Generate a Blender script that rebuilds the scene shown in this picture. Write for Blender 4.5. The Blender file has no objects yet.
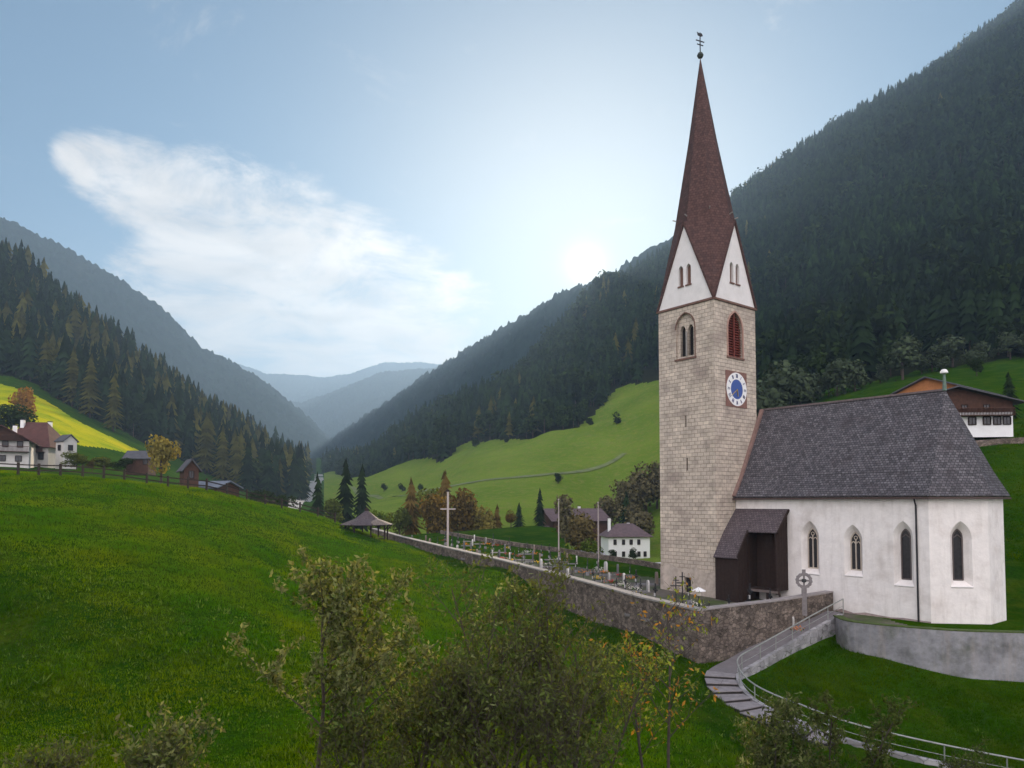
import bpy, math, random
import numpy as np
from mathutils import Vector
from mathutils.geometry import tessellate_polygon
sc = bpy.context.scene
R = math.radians
# ------------------------------------------------------------------ camera
F, HOR, PIT = 720.0, 503.0, R(2.5)
CY = HOR - F * math.tan(PIT)
cam = bpy.data.cameras.new('camera'); cam_ob = bpy.data.objects.new('camera', cam)
sc.collection.objects.link(cam_ob); sc.camera = cam_ob
cam.sensor_width = 36; cam.lens = F / 1024 * 36; cam.shift_y = (CY - 384) / 1024
cam.clip_start = 0.2; cam.clip_end = 40000
cam_ob.rotation_euler = (R(90) + PIT, 0, 0)
# ------------------------------------------------------------------ light
SUN_AZ, SUN_EL = R(5.9), R(18.45)
SD = Vector((math.sin(SUN_AZ) * math.cos(SUN_EL), math.cos(SUN_AZ) * math.cos(SUN_EL), math.sin(SUN_EL)))
w = bpy.data.worlds.new('World'); sc.world = w; w.use_nodes = True
wt = w.node_tree; wt.nodes.clear()
def wn(t, **k):
    n = wt.nodes.new(t)
    for a, v in k.items(): setattr(n, a, v)
    return n
def wl(a, b): wt.links.new(a, b)
def wmath(op, a, b=None, c=None, clamp=False):
    n = wn('ShaderNodeMath', operation=op, use_clamp=clamp)
    for i, v in enumerate((a, b, c)):
        if v is None: continue
        if isinstance(v, (int, float)): n.inputs[i].default_value = v
        else: wl(v, n.inputs[i])
    return n.outputs[0]
def wmix(f, a, b, mode='MIX'):
    n = wn('ShaderNodeMixRGB', blend_type=mode)
    for i, v in enumerate((f, a, b)):
        if isinstance(v, (int, float)): n.inputs[i].default_value = v
        elif isinstance(v, tuple): n.inputs[i].default_value = v
        else: wl(v, n.inputs[i])
    return n.outputs[0]
sky = wn('ShaderNodeTexSky', sky_type='NISHITA', sun_disc=False)
sky.sun_elevation = SUN_EL; sky.sun_rotation = SUN_AZ
sky.air_density = 1.0; sky.dust_density = 0.4; sky.ozone_density = 3.0; sky.altitude = 1300
SKY_STR = 0.05
tc = wn('ShaderNodeTexCoord'); D_ = tc.outputs['Generated']
sx = wn('ShaderNodeSeparateXYZ'); wl(D_, sx.inputs[0])
X_, Y_, Z_ = sx.outputs
def wdir(px, py):
    yc = (CY - py) / F; v = Vector(((px - 512) / F, math.cos(PIT) - math.sin(PIT) * yc, math.sin(PIT) + math.cos(PIT) * yc))
    return v.normalized()
def wdot(v):
    n = wn('ShaderNodeVectorMath', operation='DOT_PRODUCT'); wl(D_, n.inputs[0]); n.inputs[1].default_value = v
    return n.outputs['Value']
# cloud layer: high plane mapping of noise, gathered in a bank over the valley head
zc = wmath('MAXIMUM', Z_, 0.02)
zd = wmath('ADD', zc, 0.12)
cx = wmath('DIVIDE', X_, zd); cy = wmath('DIVIDE', Y_, zd)
cmb = wn('ShaderNodeCombineXYZ'); wl(cx, cmb.inputs[0]); wl(cy, cmb.inputs[1])
ns = wn('ShaderNodeTexNoise'); wl(cmb.outputs[0], ns.inputs['Vector'])
ns.inputs['Scale'].default_value = 3.0; ns.inputs['Detail'].default_value = 9; ns.inputs['Roughness'].default_value = 0.68
ns.inputs['Distortion'].default_value = 0.5
def blob(px, py, r0, r1):
    d = wdot(wdir(px, py))
    a = wn('ShaderNodeMapRange', interpolation_type='SMOOTHSTEP'); wl(d, a.inputs[0])
    a.inputs[1].default_value = math.cos(R(r1)); a.inputs[2].default_value = math.cos(R(r0))
    return a.outputs[0]
m = None
for px, py, r0, r1 in ((80, 156, .1, 2.2), (105, 167, .3, 3.2), (145, 190, .8, 4.4), (200, 222, 1.5, 6.5), (265, 262, 2.5, 9), (325, 315, 3, 10.5), (215, 310, 2, 9), (390, 350, 3, 10)):
    b = blob(px, py, r0, r1)
    m = b if m is None else wmath('MAXIMUM', m, b)
m_front = m
cl = wmath('ADD', ns.outputs[0], wmath('MULTIPLY', m, 0.34))
clr = wn('ShaderNodeMapRange', interpolation_type='SMOOTHSTEP'); wl(cl, clr.inputs[0])
clr.inputs[1].default_value = 0.57; clr.inputs[2].default_value = 0.92
# thin veil all over
ns2 = wn('ShaderNodeTexNoise'); wl(cmb.outputs[0], ns2.inputs['Vector']); ns2.inputs['Scale'].default_value = 0.55
ns2.inputs['Detail'].default_value = 6
veil = wn('ShaderNodeMapRange', interpolation_type='SMOOTHSTEP'); wl(ns2.outputs[0], veil.inputs[0])
veil.inputs[1].default_value = 0.45; veil.inputs[2].default_value = 0.85; veil.inputs[4].default_value = 0.35
# added bright fill in the unseen sky behind the photographer, brightens the shaded sides
back_fill = wn('ShaderNodeMapRange', interpolation_type='SMOOTHSTEP'); wl(Y_, back_fill.inputs[0])
back_fill.inputs[1].default_value = 0.25; back_fill.inputs[2].default_value = -0.5
skyc = wmix(1.0, sky.outputs[0], (SKY_STR * .64, SKY_STR * .90, SKY_STR * .84, 1), 'MULTIPLY')
gl = wmath('POWER', wmath('MAXIMUM', wdot(SD), 0.0), 24.0)
gl2 = wmath('POWER', wmath('MAXIMUM', wdot(SD), 0.0), 3500.0)
ns3 = wn('ShaderNodeTexNoise'); wl(cmb.outputs[0], ns3.inputs['Vector']); ns3.inputs['Scale'].default_value = 3.4; ns3.inputs['Detail'].default_value = 7; ns3.inputs['Distortion'].default_value = .4
shade = wn('ShaderNodeMapRange'); wl(ns3.outputs[0], shade.inputs[0])
shade.inputs[1].default_value = 0.42; shade.inputs[2].default_value = 0.66; shade.inputs[3].default_value = 1.1; shade.inputs[4].default_value = 0.75
cn = wn('ShaderNodeCombineXYZ')
wl(wmath('MULTIPLY', shade.outputs[0], 0.58), cn.inputs[0]); wl(wmath('MULTIPLY', shade.outputs[0], 0.52), cn.inputs[1]); wl(wmath('MULTIPLY', shade.outputs[0], 0.45), cn.inputs[2])
CLOUD = cn.outputs[0]
veilf = wmath('MULTIPLY', veil.outputs[0], 0.6)
c1 = wmix(veilf, skyc, (0.19, 0.25, 0.31, 1))
c2 = wmix(wmath('MULTIPLY', clr.outputs[0], 0.9), c1, CLOUD)
hzr = wn('ShaderNodeMapRange', interpolation_type='SMOOTHSTEP'); wl(Z_, hzr.inputs[0]); hzr.inputs[1].default_value = 0.34; hzr.inputs[2].default_value = 0.02; hzr.inputs[4].default_value = 0.75
c2 = wmix(hzr.outputs[0], c2, (.46, .435, .38, 1))
c3 = wmix(back_fill.outputs[0], c2, (1.12, 1.05, 1.08, 1))
gl0 = wmath('POWER', wmath('MAXIMUM', wdot(SD), 0.0), 14.0)
c3 = wmix(gl0, c3, (.03, .025, .02, 1), 'ADD')
c4 = wmix(gl, c3, (0.38, 0.30, 0.20, 1), 'ADD')
c5 = wmix(gl2, c4, (.45, .36, .22, 1), 'ADD')
dm = wn('ShaderNodeMapRange', interpolation_type='SMOOTHSTEP'); wl(wdot(SD), dm.inputs[0])
dm.inputs[1].default_value = math.cos(R(0.62)); dm.inputs[2].default_value = math.cos(R(0.40))
c6 = wmix(dm.outputs[0], c5, (40, 34, 22, 1), 'ADD')
bg = wn('ShaderNodeBackground'); wl(c6, bg.inputs[0]); bg.inputs[1].default_value = 1.0
wo = wn('ShaderNodeOutputWorld'); wl(bg.outputs[0], wo.inputs[0])
sl = bpy.data.lights.new('sun', 'SUN'); sl.energy = 5.0; sl.angle = R(0.5); sl.color = (1.0, 0.82, 0.58)
so = bpy.data.objects.new('sun', sl); sc.collection.objects.link(so)
so.rotation_euler = SD.to_track_quat('Z', 'Y').to_euler()
vs = sc.view_settings; vs.view_transform = 'Standard'; vs.look = 'None'; vs.gamma = 1; vs.use_curve_mapping = False
vs.exposure = 1.02
cy_ = sc.cycles
cy_.use_denoising = True; cy_.max_bounces = 5; cy_.diffuse_bounces = 3; cy_.glossy_bounces = 2
cy_.transmission_bounces = 3; cy_.transparent_max_bounces = 6; cy_.volume_bounces = 0
cy_.use_adaptive_sampling = True; cy_.adaptive_threshold = 0.02
cy_.sample_clamp_indirect = 4.0

# ------------------------------------------------------------------ helpers
COL = sc.collection
rnd = random.Random(7); rng = np.random.default_rng(7)
def P(px, py, D):
    yc = (CY - py) / F
    Y = math.cos(PIT) - math.sin(PIT) * yc; Z = math.sin(PIT) + math.cos(PIT) * yc
    return Vector(((px - 512) / F / Y * D, D, Z / Y * D))
def link(name, me, parent=None, loc=None, rotz=0):
    o = bpy.data.objects.new(name, me); COL.objects.link(o)
    if parent is not None: o.parent = parent
    if loc is not None: o.location = loc
    if rotz: o.rotation_euler = (0, 0, rotz)
    return o
def thing(name, label, cat, loc=(0, 0, 0), rotz=0, group=None):
    o = link(name, None, None, loc, rotz); o.empty_display_size = 0.3
    o['label'] = label; o['category'] = cat
    if group: o['group'] = group
    return o
def tag(o, label=None, cat=None, group=None, kind=None):
    if label: o['label'] = label
    if cat: o['category'] = cat
    if group: o['group'] = group
    if kind: o['kind'] = kind
    return o
def npmesh(name, V, Fc, mats=(), mi=None, smooth=False, uv=None):
    """V (n,3); Fc (m,k) int array"""
    me = bpy.data.meshes.new(name); V = np.asarray(V, dtype=np.float32); Fc = np.asarray(Fc, dtype=np.int32)
    m_, k = Fc.shape
    me.vertices.add(len(V)); me.vertices.foreach_set('co', V.ravel())
    me.loops.add(m_ * k); me.loops.foreach_set('vertex_index', Fc.ravel())
    me.polygons.add(m_); me.polygons.foreach_set('loop_start', np.arange(0, m_ * k, k, dtype=np.int32))
    try: me.polygons.foreach_set('loop_total', np.full(m_, k, dtype=np.int32))
    except Exception: pass
    for m in mats: me.materials.append(m)
    if mi is not None: me.polygons.foreach_set('material_index', np.asarray(mi, dtype=np.int32))
    if smooth: me.polygons.foreach_set('use_smooth', np.ones(m_, dtype=bool))
    me.update(calc_edges=True)
    return me
class MB:
    """mesh builder with uv (metres) per loop"""
    def __init__(s): s.v = []; s.f = []; s.uv = []
    def poly(s, pts, uvs=None):
        b = len(s.v); s.v += [tuple(p) for p in pts]; s.f.append(tuple(range(b, b + len(pts))))
        if uvs is None:
            p = [Vector(q) for q in pts]; n = Vector((0, 0, 0))
            for i in range(len(p)): n += (p[i] - p[0]).cross(p[(i + 1) % len(p)] - p[0])
            if n.length < 1e-9: n = Vector((0, 0, 1))
            n.normalize()
            if abs(n.z) > 0.97: uvs = [(q.x, q.y) for q in p]
            else:
                h = Vector((-n.y, n.x, 0)).normalized(); vv = n.cross(h)
                uvs = [(q.dot(h), q.dot(vv)) for q in p]
        s.uv += list(uvs)
    def box(s, x0, x1, y0, y1, z0, z1):
        c = [(x0, y0, z0), (x1, y0, z0), (x1, y1, z0), (x0, y1, z0), (x0, y0, z1), (x1, y0, z1), (x1, y1, z1), (x0, y1, z1)]
        for q in ((0, 3, 2, 1), (4, 5, 6, 7), (0, 1, 5, 4), (1, 2, 6, 5), (2, 3, 7, 6), (3, 0, 4, 7)): s.poly([c[i] for i in q])
        return s
    def bar(s, a, b, w_, h_=None):
        """box beam between points"""
        a = Vector(a); b = Vector(b); h_ = h_ or w_
        d = (b - a).normalized(); up = Vector((0, 0, 1)) if abs(d.z) < 0.95 else Vector((0, 1, 0))
        r = d.cross(up).normalized(); u = r.cross(d)
        r = r * w_ / 2; u = u * h_ / 2
        c = [a - r - u, a + r - u, a + r + u, a - r + u, b - r - u, b + r - u, b + r + u, b - r + u]
        for q in ((0, 1, 2, 3), (7, 6, 5, 4), (0, 4, 5, 1), (1, 5, 6, 2), (2, 6, 7, 3), (3, 7, 4, 0)): s.poly([c[i] for i in q])
        return s
    def tube(s, pts, rad, n=8, cap=True):
        pts = [Vector(p) for p in pts]; rad = rad if isinstance(rad, (list, tuple)) else [rad] * len(pts)
        rings = []
        for i, p in enumerate(pts):
            d = (pts[min(i + 1, len(pts) - 1)] - pts[max(i - 1, 0)]).normalized()
            up = Vector((0, 0, 1)) if abs(d.z) < 0.9 else Vector((1, 0, 0))
            r = d.cross(up).normalized(); u = r.cross(d)
            rings.append([p + (r * math.cos(2 * math.pi * k / n) + u * math.sin(2 * math.pi * k / n)) * rad[i] for k in range(n)])
        for i in range(len(rings) - 1):
            for k in range(n): s.poly([rings[i][k], rings[i + 1][k], rings[i + 1][(k + 1) % n], rings[i][(k + 1) % n]][::-1])
        if cap: s.poly(rings[0][::-1]); s.poly(rings[-1])
        return s
    def lathe(s, prof, c=(0, 0, 0), n=16):
        for (r0, z0), (r1, z1) in zip(prof[:-1], prof[1:]):
            for k in range(n):
                a0, a1 = 2 * math.pi * k / n, 2 * math.pi * (k + 1) / n
                q = [(c[0] + r0 * math.cos(a0), c[1] + r0 * math.sin(a0), c[2] + z0), (c[0] + r0 * math.cos(a1), c[1] + r0 * math.sin(a1), c[2] + z0),
                     (c[0] + r1 * math.cos(a1), c[1] + r1 * math.sin(a1), c[2] + z1), (c[0] + r1 * math.cos(a0), c[1] + r1 * math.sin(a0), c[2] + z1)]
                if r0 < 1e-5: q = q[1:]
                elif r1 < 1e-5: q = q[:3]
                s.poly(q)
        return s
    def slab(s, pts, th):
        """thick polygon: pts top face (ccw from outside), extruded by -normal*th"""
        p = [Vector(q) for q in pts]; n = Vector((0, 0, 0))
        for i in range(len(p)): n += (p[i] - p[0]).cross(p[(i + 1) % len(p)] - p[0])
        n.normalize(); lo = [q - n * th for q in p]
        s.poly(p); s.poly(lo[::-1])
        for i in range(len(p)):
            j = (i + 1) % len(p); s.poly([p[i], lo[i], lo[j], p[j]])
        return s
    def mesh(s, name, mat, smooth=False):
        me = bpy.data.meshes.new(name); me.from_pydata(s.v, [], s.f)
        uvl = me.uv_layers.new(name='uv'); uvl.data.foreach_set('uv', np.array(s.uv, dtype=np.float32).ravel())
        me.materials.append(mat)
        if smooth: me.polygons.foreach_set('use_smooth', np.ones(len(me.polygons), dtype=bool))
        me.update(); return me
    def build(s, name, mat, parent=None, smooth=False): return link(name, s.mesh(name, mat, smooth), parent)
def panel(mb, O, U, N, outline, holes=(), inners=(), depth=0.3):
    """wall face in plane O + u*U + z*Z, with holes; reveals run inwards (-N) to the inner outlines"""
    O = Vector(O); U = Vector(U); N = Vector(N)
    def to3(p, d=0): return O + U * p[0] + Vector((0, 0, p[1])) - N * d
    polys = [[Vector((p[0], p[1], 0)) for p in outline]] + [[Vector((p[0], p[1], 0)) for p in h] for h in holes]
    flat = [q for pl in polys for q in pl]
    flip = U.cross(Vector((0, 0, 1))).dot(N) < 0
    for tr in tessellate_polygon(polys):
        a, b, c = [flat[i] for i in tr]
        ar = (b.x - a.x) * (c.y - a.y) - (c.x - a.x) * (b.y - a.y)
        if abs(ar) < 1e-9: continue
        t = [a, b, c] if (ar > 0) != flip else [a, c, b]
        mb.poly([to3(q) for q in t], [(q.x, q.y) for q in t])
    for h, inn in zip(holes, inners):
        for i in range(len(h)):
            j = (i + 1) % len(h)
            mb.poly([to3(h[i]), to3(h[j]), to3(inn[j], depth), to3(inn[i], depth)], [(0, h[i][1]), (0.3, h[j][1]), (0.3, inn[j][1]), (0, inn[i][1])])
def arch(cx_, z0, w_, h_, n=7, rise=None):
    """pointed arch outline, counter-clockwise"""
    rise = rise if rise is not None else w_ * 0.9
    zs = z0 + h_ - rise; pts = [(cx_ - w_ / 2, z0), (cx_ + w_ / 2, z0)]
    r = (rise * rise + (w_ / 2) ** 2) / w_   # arcs centred on the springing line
    for k in range(n + 1):
        a = math.atan2(rise, (w_ / 2) - (w_ / 2 - r) ) * k / n
        pts.append((cx_ + w_ / 2 - r + r * math.cos(math.asin(min(1, rise / r)) * k / n), zs + r * math.sin(math.asin(min(1, rise / r)) * k / n)))
    right = pts[2:]
    for p in right[:-1][::-1]: pts.append((2 * cx_ - p[0], p[1]))
    return pts
def poly_in(mb, O, U, N, pts, d):
    O = Vector(O); U = Vector(U); N = Vector(N)
    q = [O + U * p[0] + Vector((0, 0, p[1])) - N * d for p in pts]
    if U.cross(Vector((0, 0, 1))).dot(N) < 0: q = q[::-1]
    mb.poly(q)

# ------------------------------------------------------------------ materials
MATS = {}
def mat(name, col, rough=0.9, metal=0, spec=0.3, var=0, vscale=5, bump=0, bscale=20, trans=0, island=0, col2=None, c2scale=1.0, c2lo=0.45, c2hi=0.6, coord='Object', obj_rand=0, streak=0, tcol=(1.6, 1.35, .5)):
    if name in MATS: return MATS[name]
    m = bpy.data.materials.new(name); m.use_nodes = True; t = m.node_tree; N = t.nodes; L = t.links
    b = N['Principled BSDF']; b.inputs['Roughness'].default_value = rough; b.inputs['Metallic'].default_value = metal
    b.inputs['Specular IOR Level'].default_value = spec
    c = N.new('ShaderNodeRGB'); c.outputs[0].default_value = (*col, 1); out = c.outputs[0]
    tcn = N.new('ShaderNodeTexCoord'); co = tcn.outputs[coord]
    if coord == 'World':
        pass
    if col2:
        n = N.new('ShaderNodeTexNoise'); L.new(co, n.inputs['Vector']); n.inputs['Scale'].default_value = c2scale; n.inputs['Detail'].default_value = 6; n.inputs['Roughness'].default_value = .6
        mr = N.new('ShaderNodeMapRange'); L.new(n.outputs[0], mr.inputs[0]); mr.inputs[1].default_value = c2lo; mr.inputs[2].default_value = c2hi
        mx = N.new('ShaderNodeMixRGB'); L.new(mr.outputs[0], mx.inputs[0]); L.new(out, mx.inputs[1]); mx.inputs[2].default_value = (*col2, 1); out = mx.outputs[0]
    def vary(src, out, amt):
        mr = N.new('ShaderNodeMapRange'); L.new(src, mr.inputs[0]); mr.inputs[3].default_value = 1 - amt; mr.inputs[4].default_value = 1 + amt
        h = N.new('ShaderNodeHueSaturation'); L.new(out, h.inputs['Color']); L.new(mr.outputs[0], h.inputs['Value']); return h.outputs[0]
    if var:
        n = N.new('ShaderNodeTexNoise'); L.new(co, n.inputs['Vector']); n.inputs['Scale'].default_value = vscale; n.inputs['Detail'].default_value = 8; n.inputs['Roughness'].default_value = .65
        mr = N.new('ShaderNodeMapRange'); L.new(n.outputs[0], mr.inputs[0]); mr.inputs[1].default_value = .3; mr.inputs[2].default_value = .7
        out = vary(mr.outputs[0], out, var)
    if streak:
        mp = N.new('ShaderNodeMapping'); mp.inputs['Scale'].default_value = (1.6, 1.6, .16); L.new(co, mp.inputs[0]); n = N.new('ShaderNodeTexNoise'); L.new(mp.outputs[0], n.inputs['Vector']); n.inputs['Scale'].default_value = 1.6; n.inputs['Detail'].default_value = 9; n.inputs['Roughness'].default_value = .7
        mr = N.new('ShaderNodeMapRange'); L.new(n.outputs[0], mr.inputs[0]); mr.inputs[1].default_value = .5; mr.inputs[2].default_value = .75; mr.inputs[4].default_value = streak
        mx = N.new('ShaderNodeMixRGB'); L.new(mr.outputs[0], mx.inputs[0]); L.new(out, mx.inputs[1]); mx.inputs[2].default_value = (.36, .31, .27, 1); out = mx.outputs[0]
    if island:
        g = N.new('ShaderNodeNewGeometry'); out = vary(g.outputs['Random Per Island'], out, island)
    if obj_rand:
        g = N.new('ShaderNodeObjectInfo'); out = vary(g.outputs['Random'], out, obj_rand)
    L.new(out, b.inputs['Base Color'])
    if bump:
        n = N.new('ShaderNodeTexNoise'); L.new(co, n.inputs['Vector']); n.inputs['Scale'].default_value = bscale; n.inputs['Detail'].default_value = 6
        bp = N.new('ShaderNodeBump'); L.new(n.outputs[0], bp.inputs['Height']); bp.inputs['Strength'].default_value = bump; bp.inputs['Distance'].default_value = 0.05
        L.new(bp.outputs[0], b.inputs['Normal'])
    if trans:
        tb = N.new('ShaderNodeBsdfTranslucent'); mm = N.new('ShaderNodeMixRGB'); mm.blend_type = 'MULTIPLY'; mm.inputs[0].default_value = 1; L.new(out, mm.inputs[1]); mm.inputs[2].default_value = (*tcol, 1); L.new(mm.outputs[0], tb.inputs[0]); ms = N.new('ShaderNodeMixShader'); ms.inputs[0].default_value = trans
        L.new(b.outputs[0], ms.inputs[1]); L.new(tb.outputs[0], ms.inputs[2]); L.new(ms.outputs[0], N['Material Output'].inputs[0])
    MATS[name] = m; return m
def brickmat(name, c1, c2, mortar, bw, bh, ms=0.02, var=0.25, vscale=0.6, bump=0.6, rough=0.9, offset=0.5, stain=None, wobble=0.03, spec=0.3):
    m = bpy.data.materials.new(name); m.use_nodes = True; t = m.node_tree; N = t.nodes; L = t.links
    b = N['Principled BSDF']; b.inputs['Roughness'].default_value = rough; b.inputs['Specular IOR Level'].default_value = spec
    uv = N.new('ShaderNodeUVMap'); uv.uv_map = 'uv'
    nz = N.new('ShaderNodeTexNoise'); L.new(uv.outputs[0], nz.inputs['Vector']); nz.inputs['Scale'].default_value = 2.2
    ad = N.new('ShaderNodeVectorMath'); ad.operation = 'MULTIPLY_ADD'; L.new(nz.outputs['Color'], ad.inputs[0]); ad.inputs[1].default_value = (wobble,) * 3; L.new(uv.outputs[0], ad.inputs[2])
    br = N.new('ShaderNodeTexBrick'); L.new(ad.outputs[0], br.inputs['Vector']); br.offset = offset
    br.inputs['Color1'].default_value = (*c1, 1); br.inputs['Color2'].default_value = (*c2, 1); br.inputs['Mortar'].default_value = (*mortar, 1)
    br.inputs['Scale'].default_value = 1; br.inputs['Mortar Size'].default_value = ms; br.inputs['Brick Width'].default_value = bw; br.inputs['Row Height'].default_value = bh
    br.inputs['Mortar Smooth'].default_value = 0.3
    n = N.new('ShaderNodeTexNoise'); L.new(uv.outputs[0], n.inputs['Vector']); n.inputs['Scale'].default_value = vscale; n.inputs['Detail'].default_value = 10; n.inputs['Roughness'].default_value = .7
    mr = N.new('ShaderNodeMapRange'); L.new(n.outputs[0], mr.inputs[0]); mr.inputs[1].default_value = .3; mr.inputs[2].default_value = .7; mr.inputs[3].default_value = 1 - var; mr.inputs[4].default_value = 1 + var
    h = N.new('ShaderNodeHueSaturation'); L.new(br.outputs['Color'], h.inputs['Color']); L.new(mr.outputs[0], h.inputs['Value']); out = h.outputs[0]
    if stain:
        n2 = N.new('ShaderNodeTexNoise'); L.new(uv.outputs[0], n2.inputs['Vector']); n2.inputs['Scale'].default_value = stain[1]; n2.inputs['Detail'].default_value = 8
        m2 = N.new('ShaderNodeMapRange'); L.new(n2.outputs[0], m2.inputs[0]); m2.inputs[1].default_value = .52; m2.inputs[2].default_value = .68; m2.inputs[4].default_value = stain[2]
        mx = N.new('ShaderNodeMixRGB'); L.new(m2.outputs[0], mx.inputs[0]); L.new(out, mx.inputs[1]); mx.inputs[2].default_value = (*stain[0], 1); out = mx.outputs[0]
    L.new(out, b.inputs['Base Color'])
    bp = N.new('ShaderNodeBump'); bp.inputs['Strength'].default_value = bump; bp.inputs['Distance'].default_value = 0.04
    inv = N.new('ShaderNodeMath'); inv.operation = 'MULTIPLY_ADD'; L.new(br.outputs['Fac'], inv.inputs[0]); inv.inputs[1].default_value = -1; L.new(n.outputs[0], inv.inputs[2])
    L.new(inv.outputs[0], bp.inputs['Height']); L.new(bp.outputs[0], b.inputs['Normal'])
    MATS[name] = m; return m
STONE = brickmat('tower_stone', (.57, .485, .395), (.45, .38, .315), (.28, .235, .195), .60, .33, .022, .32, .9, .8, stain=((.24, .19, .165), .35, .6), wobble=.05)
PLASTER = mat('white_plaster', (.74, .71, .69), var=.07, vscale=1.3, bump=.25, bscale=9, col2=(.66, .63, .60), c2scale=.8, c2lo=.5, c2hi=.75)
SHINGLE = brickmat('grey_shingle', (.062, .058, .066), (.15, .142, .155), (.022, .02, .022), .24, .2, .02, .4, 5, .9, rough=.75, wobble=.05, stain=((.05, .04, .045), .8, .5))
REDSHINGLE = brickmat('red_shingle', (.064, .034, .030), (.108, .055, .047), (.05, .02, .018), .28, .24, .02, .3, 3, .8, rough=.8, wobble=.04)
RUBBLE = None
GLASS = mat('dark_leaded_glass', (.03, .028, .032), rough=.25, spec=.5, var=.3, vscale=6)
WOOD = mat('dark_wood', (.028, .016, .013), var=.3, vscale=4, bump=.3, bscale=10)
IRON = mat('dark_iron', (.03, .03, .035), rough=.5, metal=.4)
TRIM = mat('brown_moulding', (.16, .09, .07), var=.2, vscale=3)
SANDST = mat('window_sandstone', (.5, .43, .36), var=.15, vscale=3)
GRASSCOL = (.075, .15, .014)
def meadow_mat(name, ca, cb, cc, sc1, sc2):
    m = bpy.data.materials.new(name); m.use_nodes = True; t = m.node_tree; N = t.nodes; L = t.links
    b = N['Principled BSDF']; b.inputs['Roughness'].default_value = 1; b.inputs['Specular IOR Level'].default_value = 0.0
    tcn = N.new('ShaderNodeTexCoord'); co = tcn.outputs['Object']
    def noise(s, d=8, r=.65):
        n = N.new('ShaderNodeTexNoise'); L.new(co, n.inputs['Vector']); n.inputs['Scale'].default_value = s; n.inputs['Detail'].default_value = d; n.inputs['Roughness'].default_value = r; return n.outputs[0]
    def mr(x, a, b_):
        q = N.new('ShaderNodeMapRange'); L.new(x, q.inputs[0]); q.inputs[1].default_value = a; q.inputs[2].default_value = b_; return q.outputs[0]
    n1, n2 = noise(sc1), noise(sc2)
    m1 = N.new('ShaderNodeMixRGB'); L.new(mr(n1, .35, .65), m1.inputs[0]); m1.inputs[1].default_value = (*ca, 1); m1.inputs[2].default_value = (*cb, 1)
    m2 = N.new('ShaderNodeMixRGB'); L.new(mr(n2, .48, .75), m2.inputs[0]); L.new(m1.outputs[0], m2.inputs[1]); m2.inputs[2].default_value = (*cc, 1)
    n3 = noise(3.5, 10, .75)
    h = N.new('ShaderNodeHueSaturation'); L.new(m2.outputs[0], h.inputs['Color'])
    q = N.new('ShaderNodeMapRange'); L.new(n3, q.inputs[0]); q.inputs[1].default_value = .3; q.inputs[2].default_value = .7; q.inputs[3].default_value = .6; q.inputs[4].default_value = 1.4
    L.new(q.outputs[0], h.inputs['Value']); L.new(h.outputs[0], b.inputs['Base Color'])
    bp = N.new('ShaderNodeBump'); L.new(n3, bp.inputs['Height']); bp.inputs['Strength'].default_value = .8; bp.inputs['Distance'].default_value = .25; L.new(bp.outputs[0], b.inputs['Normal'])
    MATS[name] = m; return m
MEADOW = meadow_mat('meadow', (.014, .050, .002), (.032, .078, .003), (.062, .090, .005), .05, .3)
FIELD = meadow_mat('sunlit_yellow_meadow', (.24, .32, .006), (.50, .43, .008), (.10, .22, .008), .03, .07)  # sunlight on the grass is painted into this yellow
FLOOR = mat('forest_floor', (.018, .022, .010), var=.4, vscale=.1, spec=0)
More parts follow.
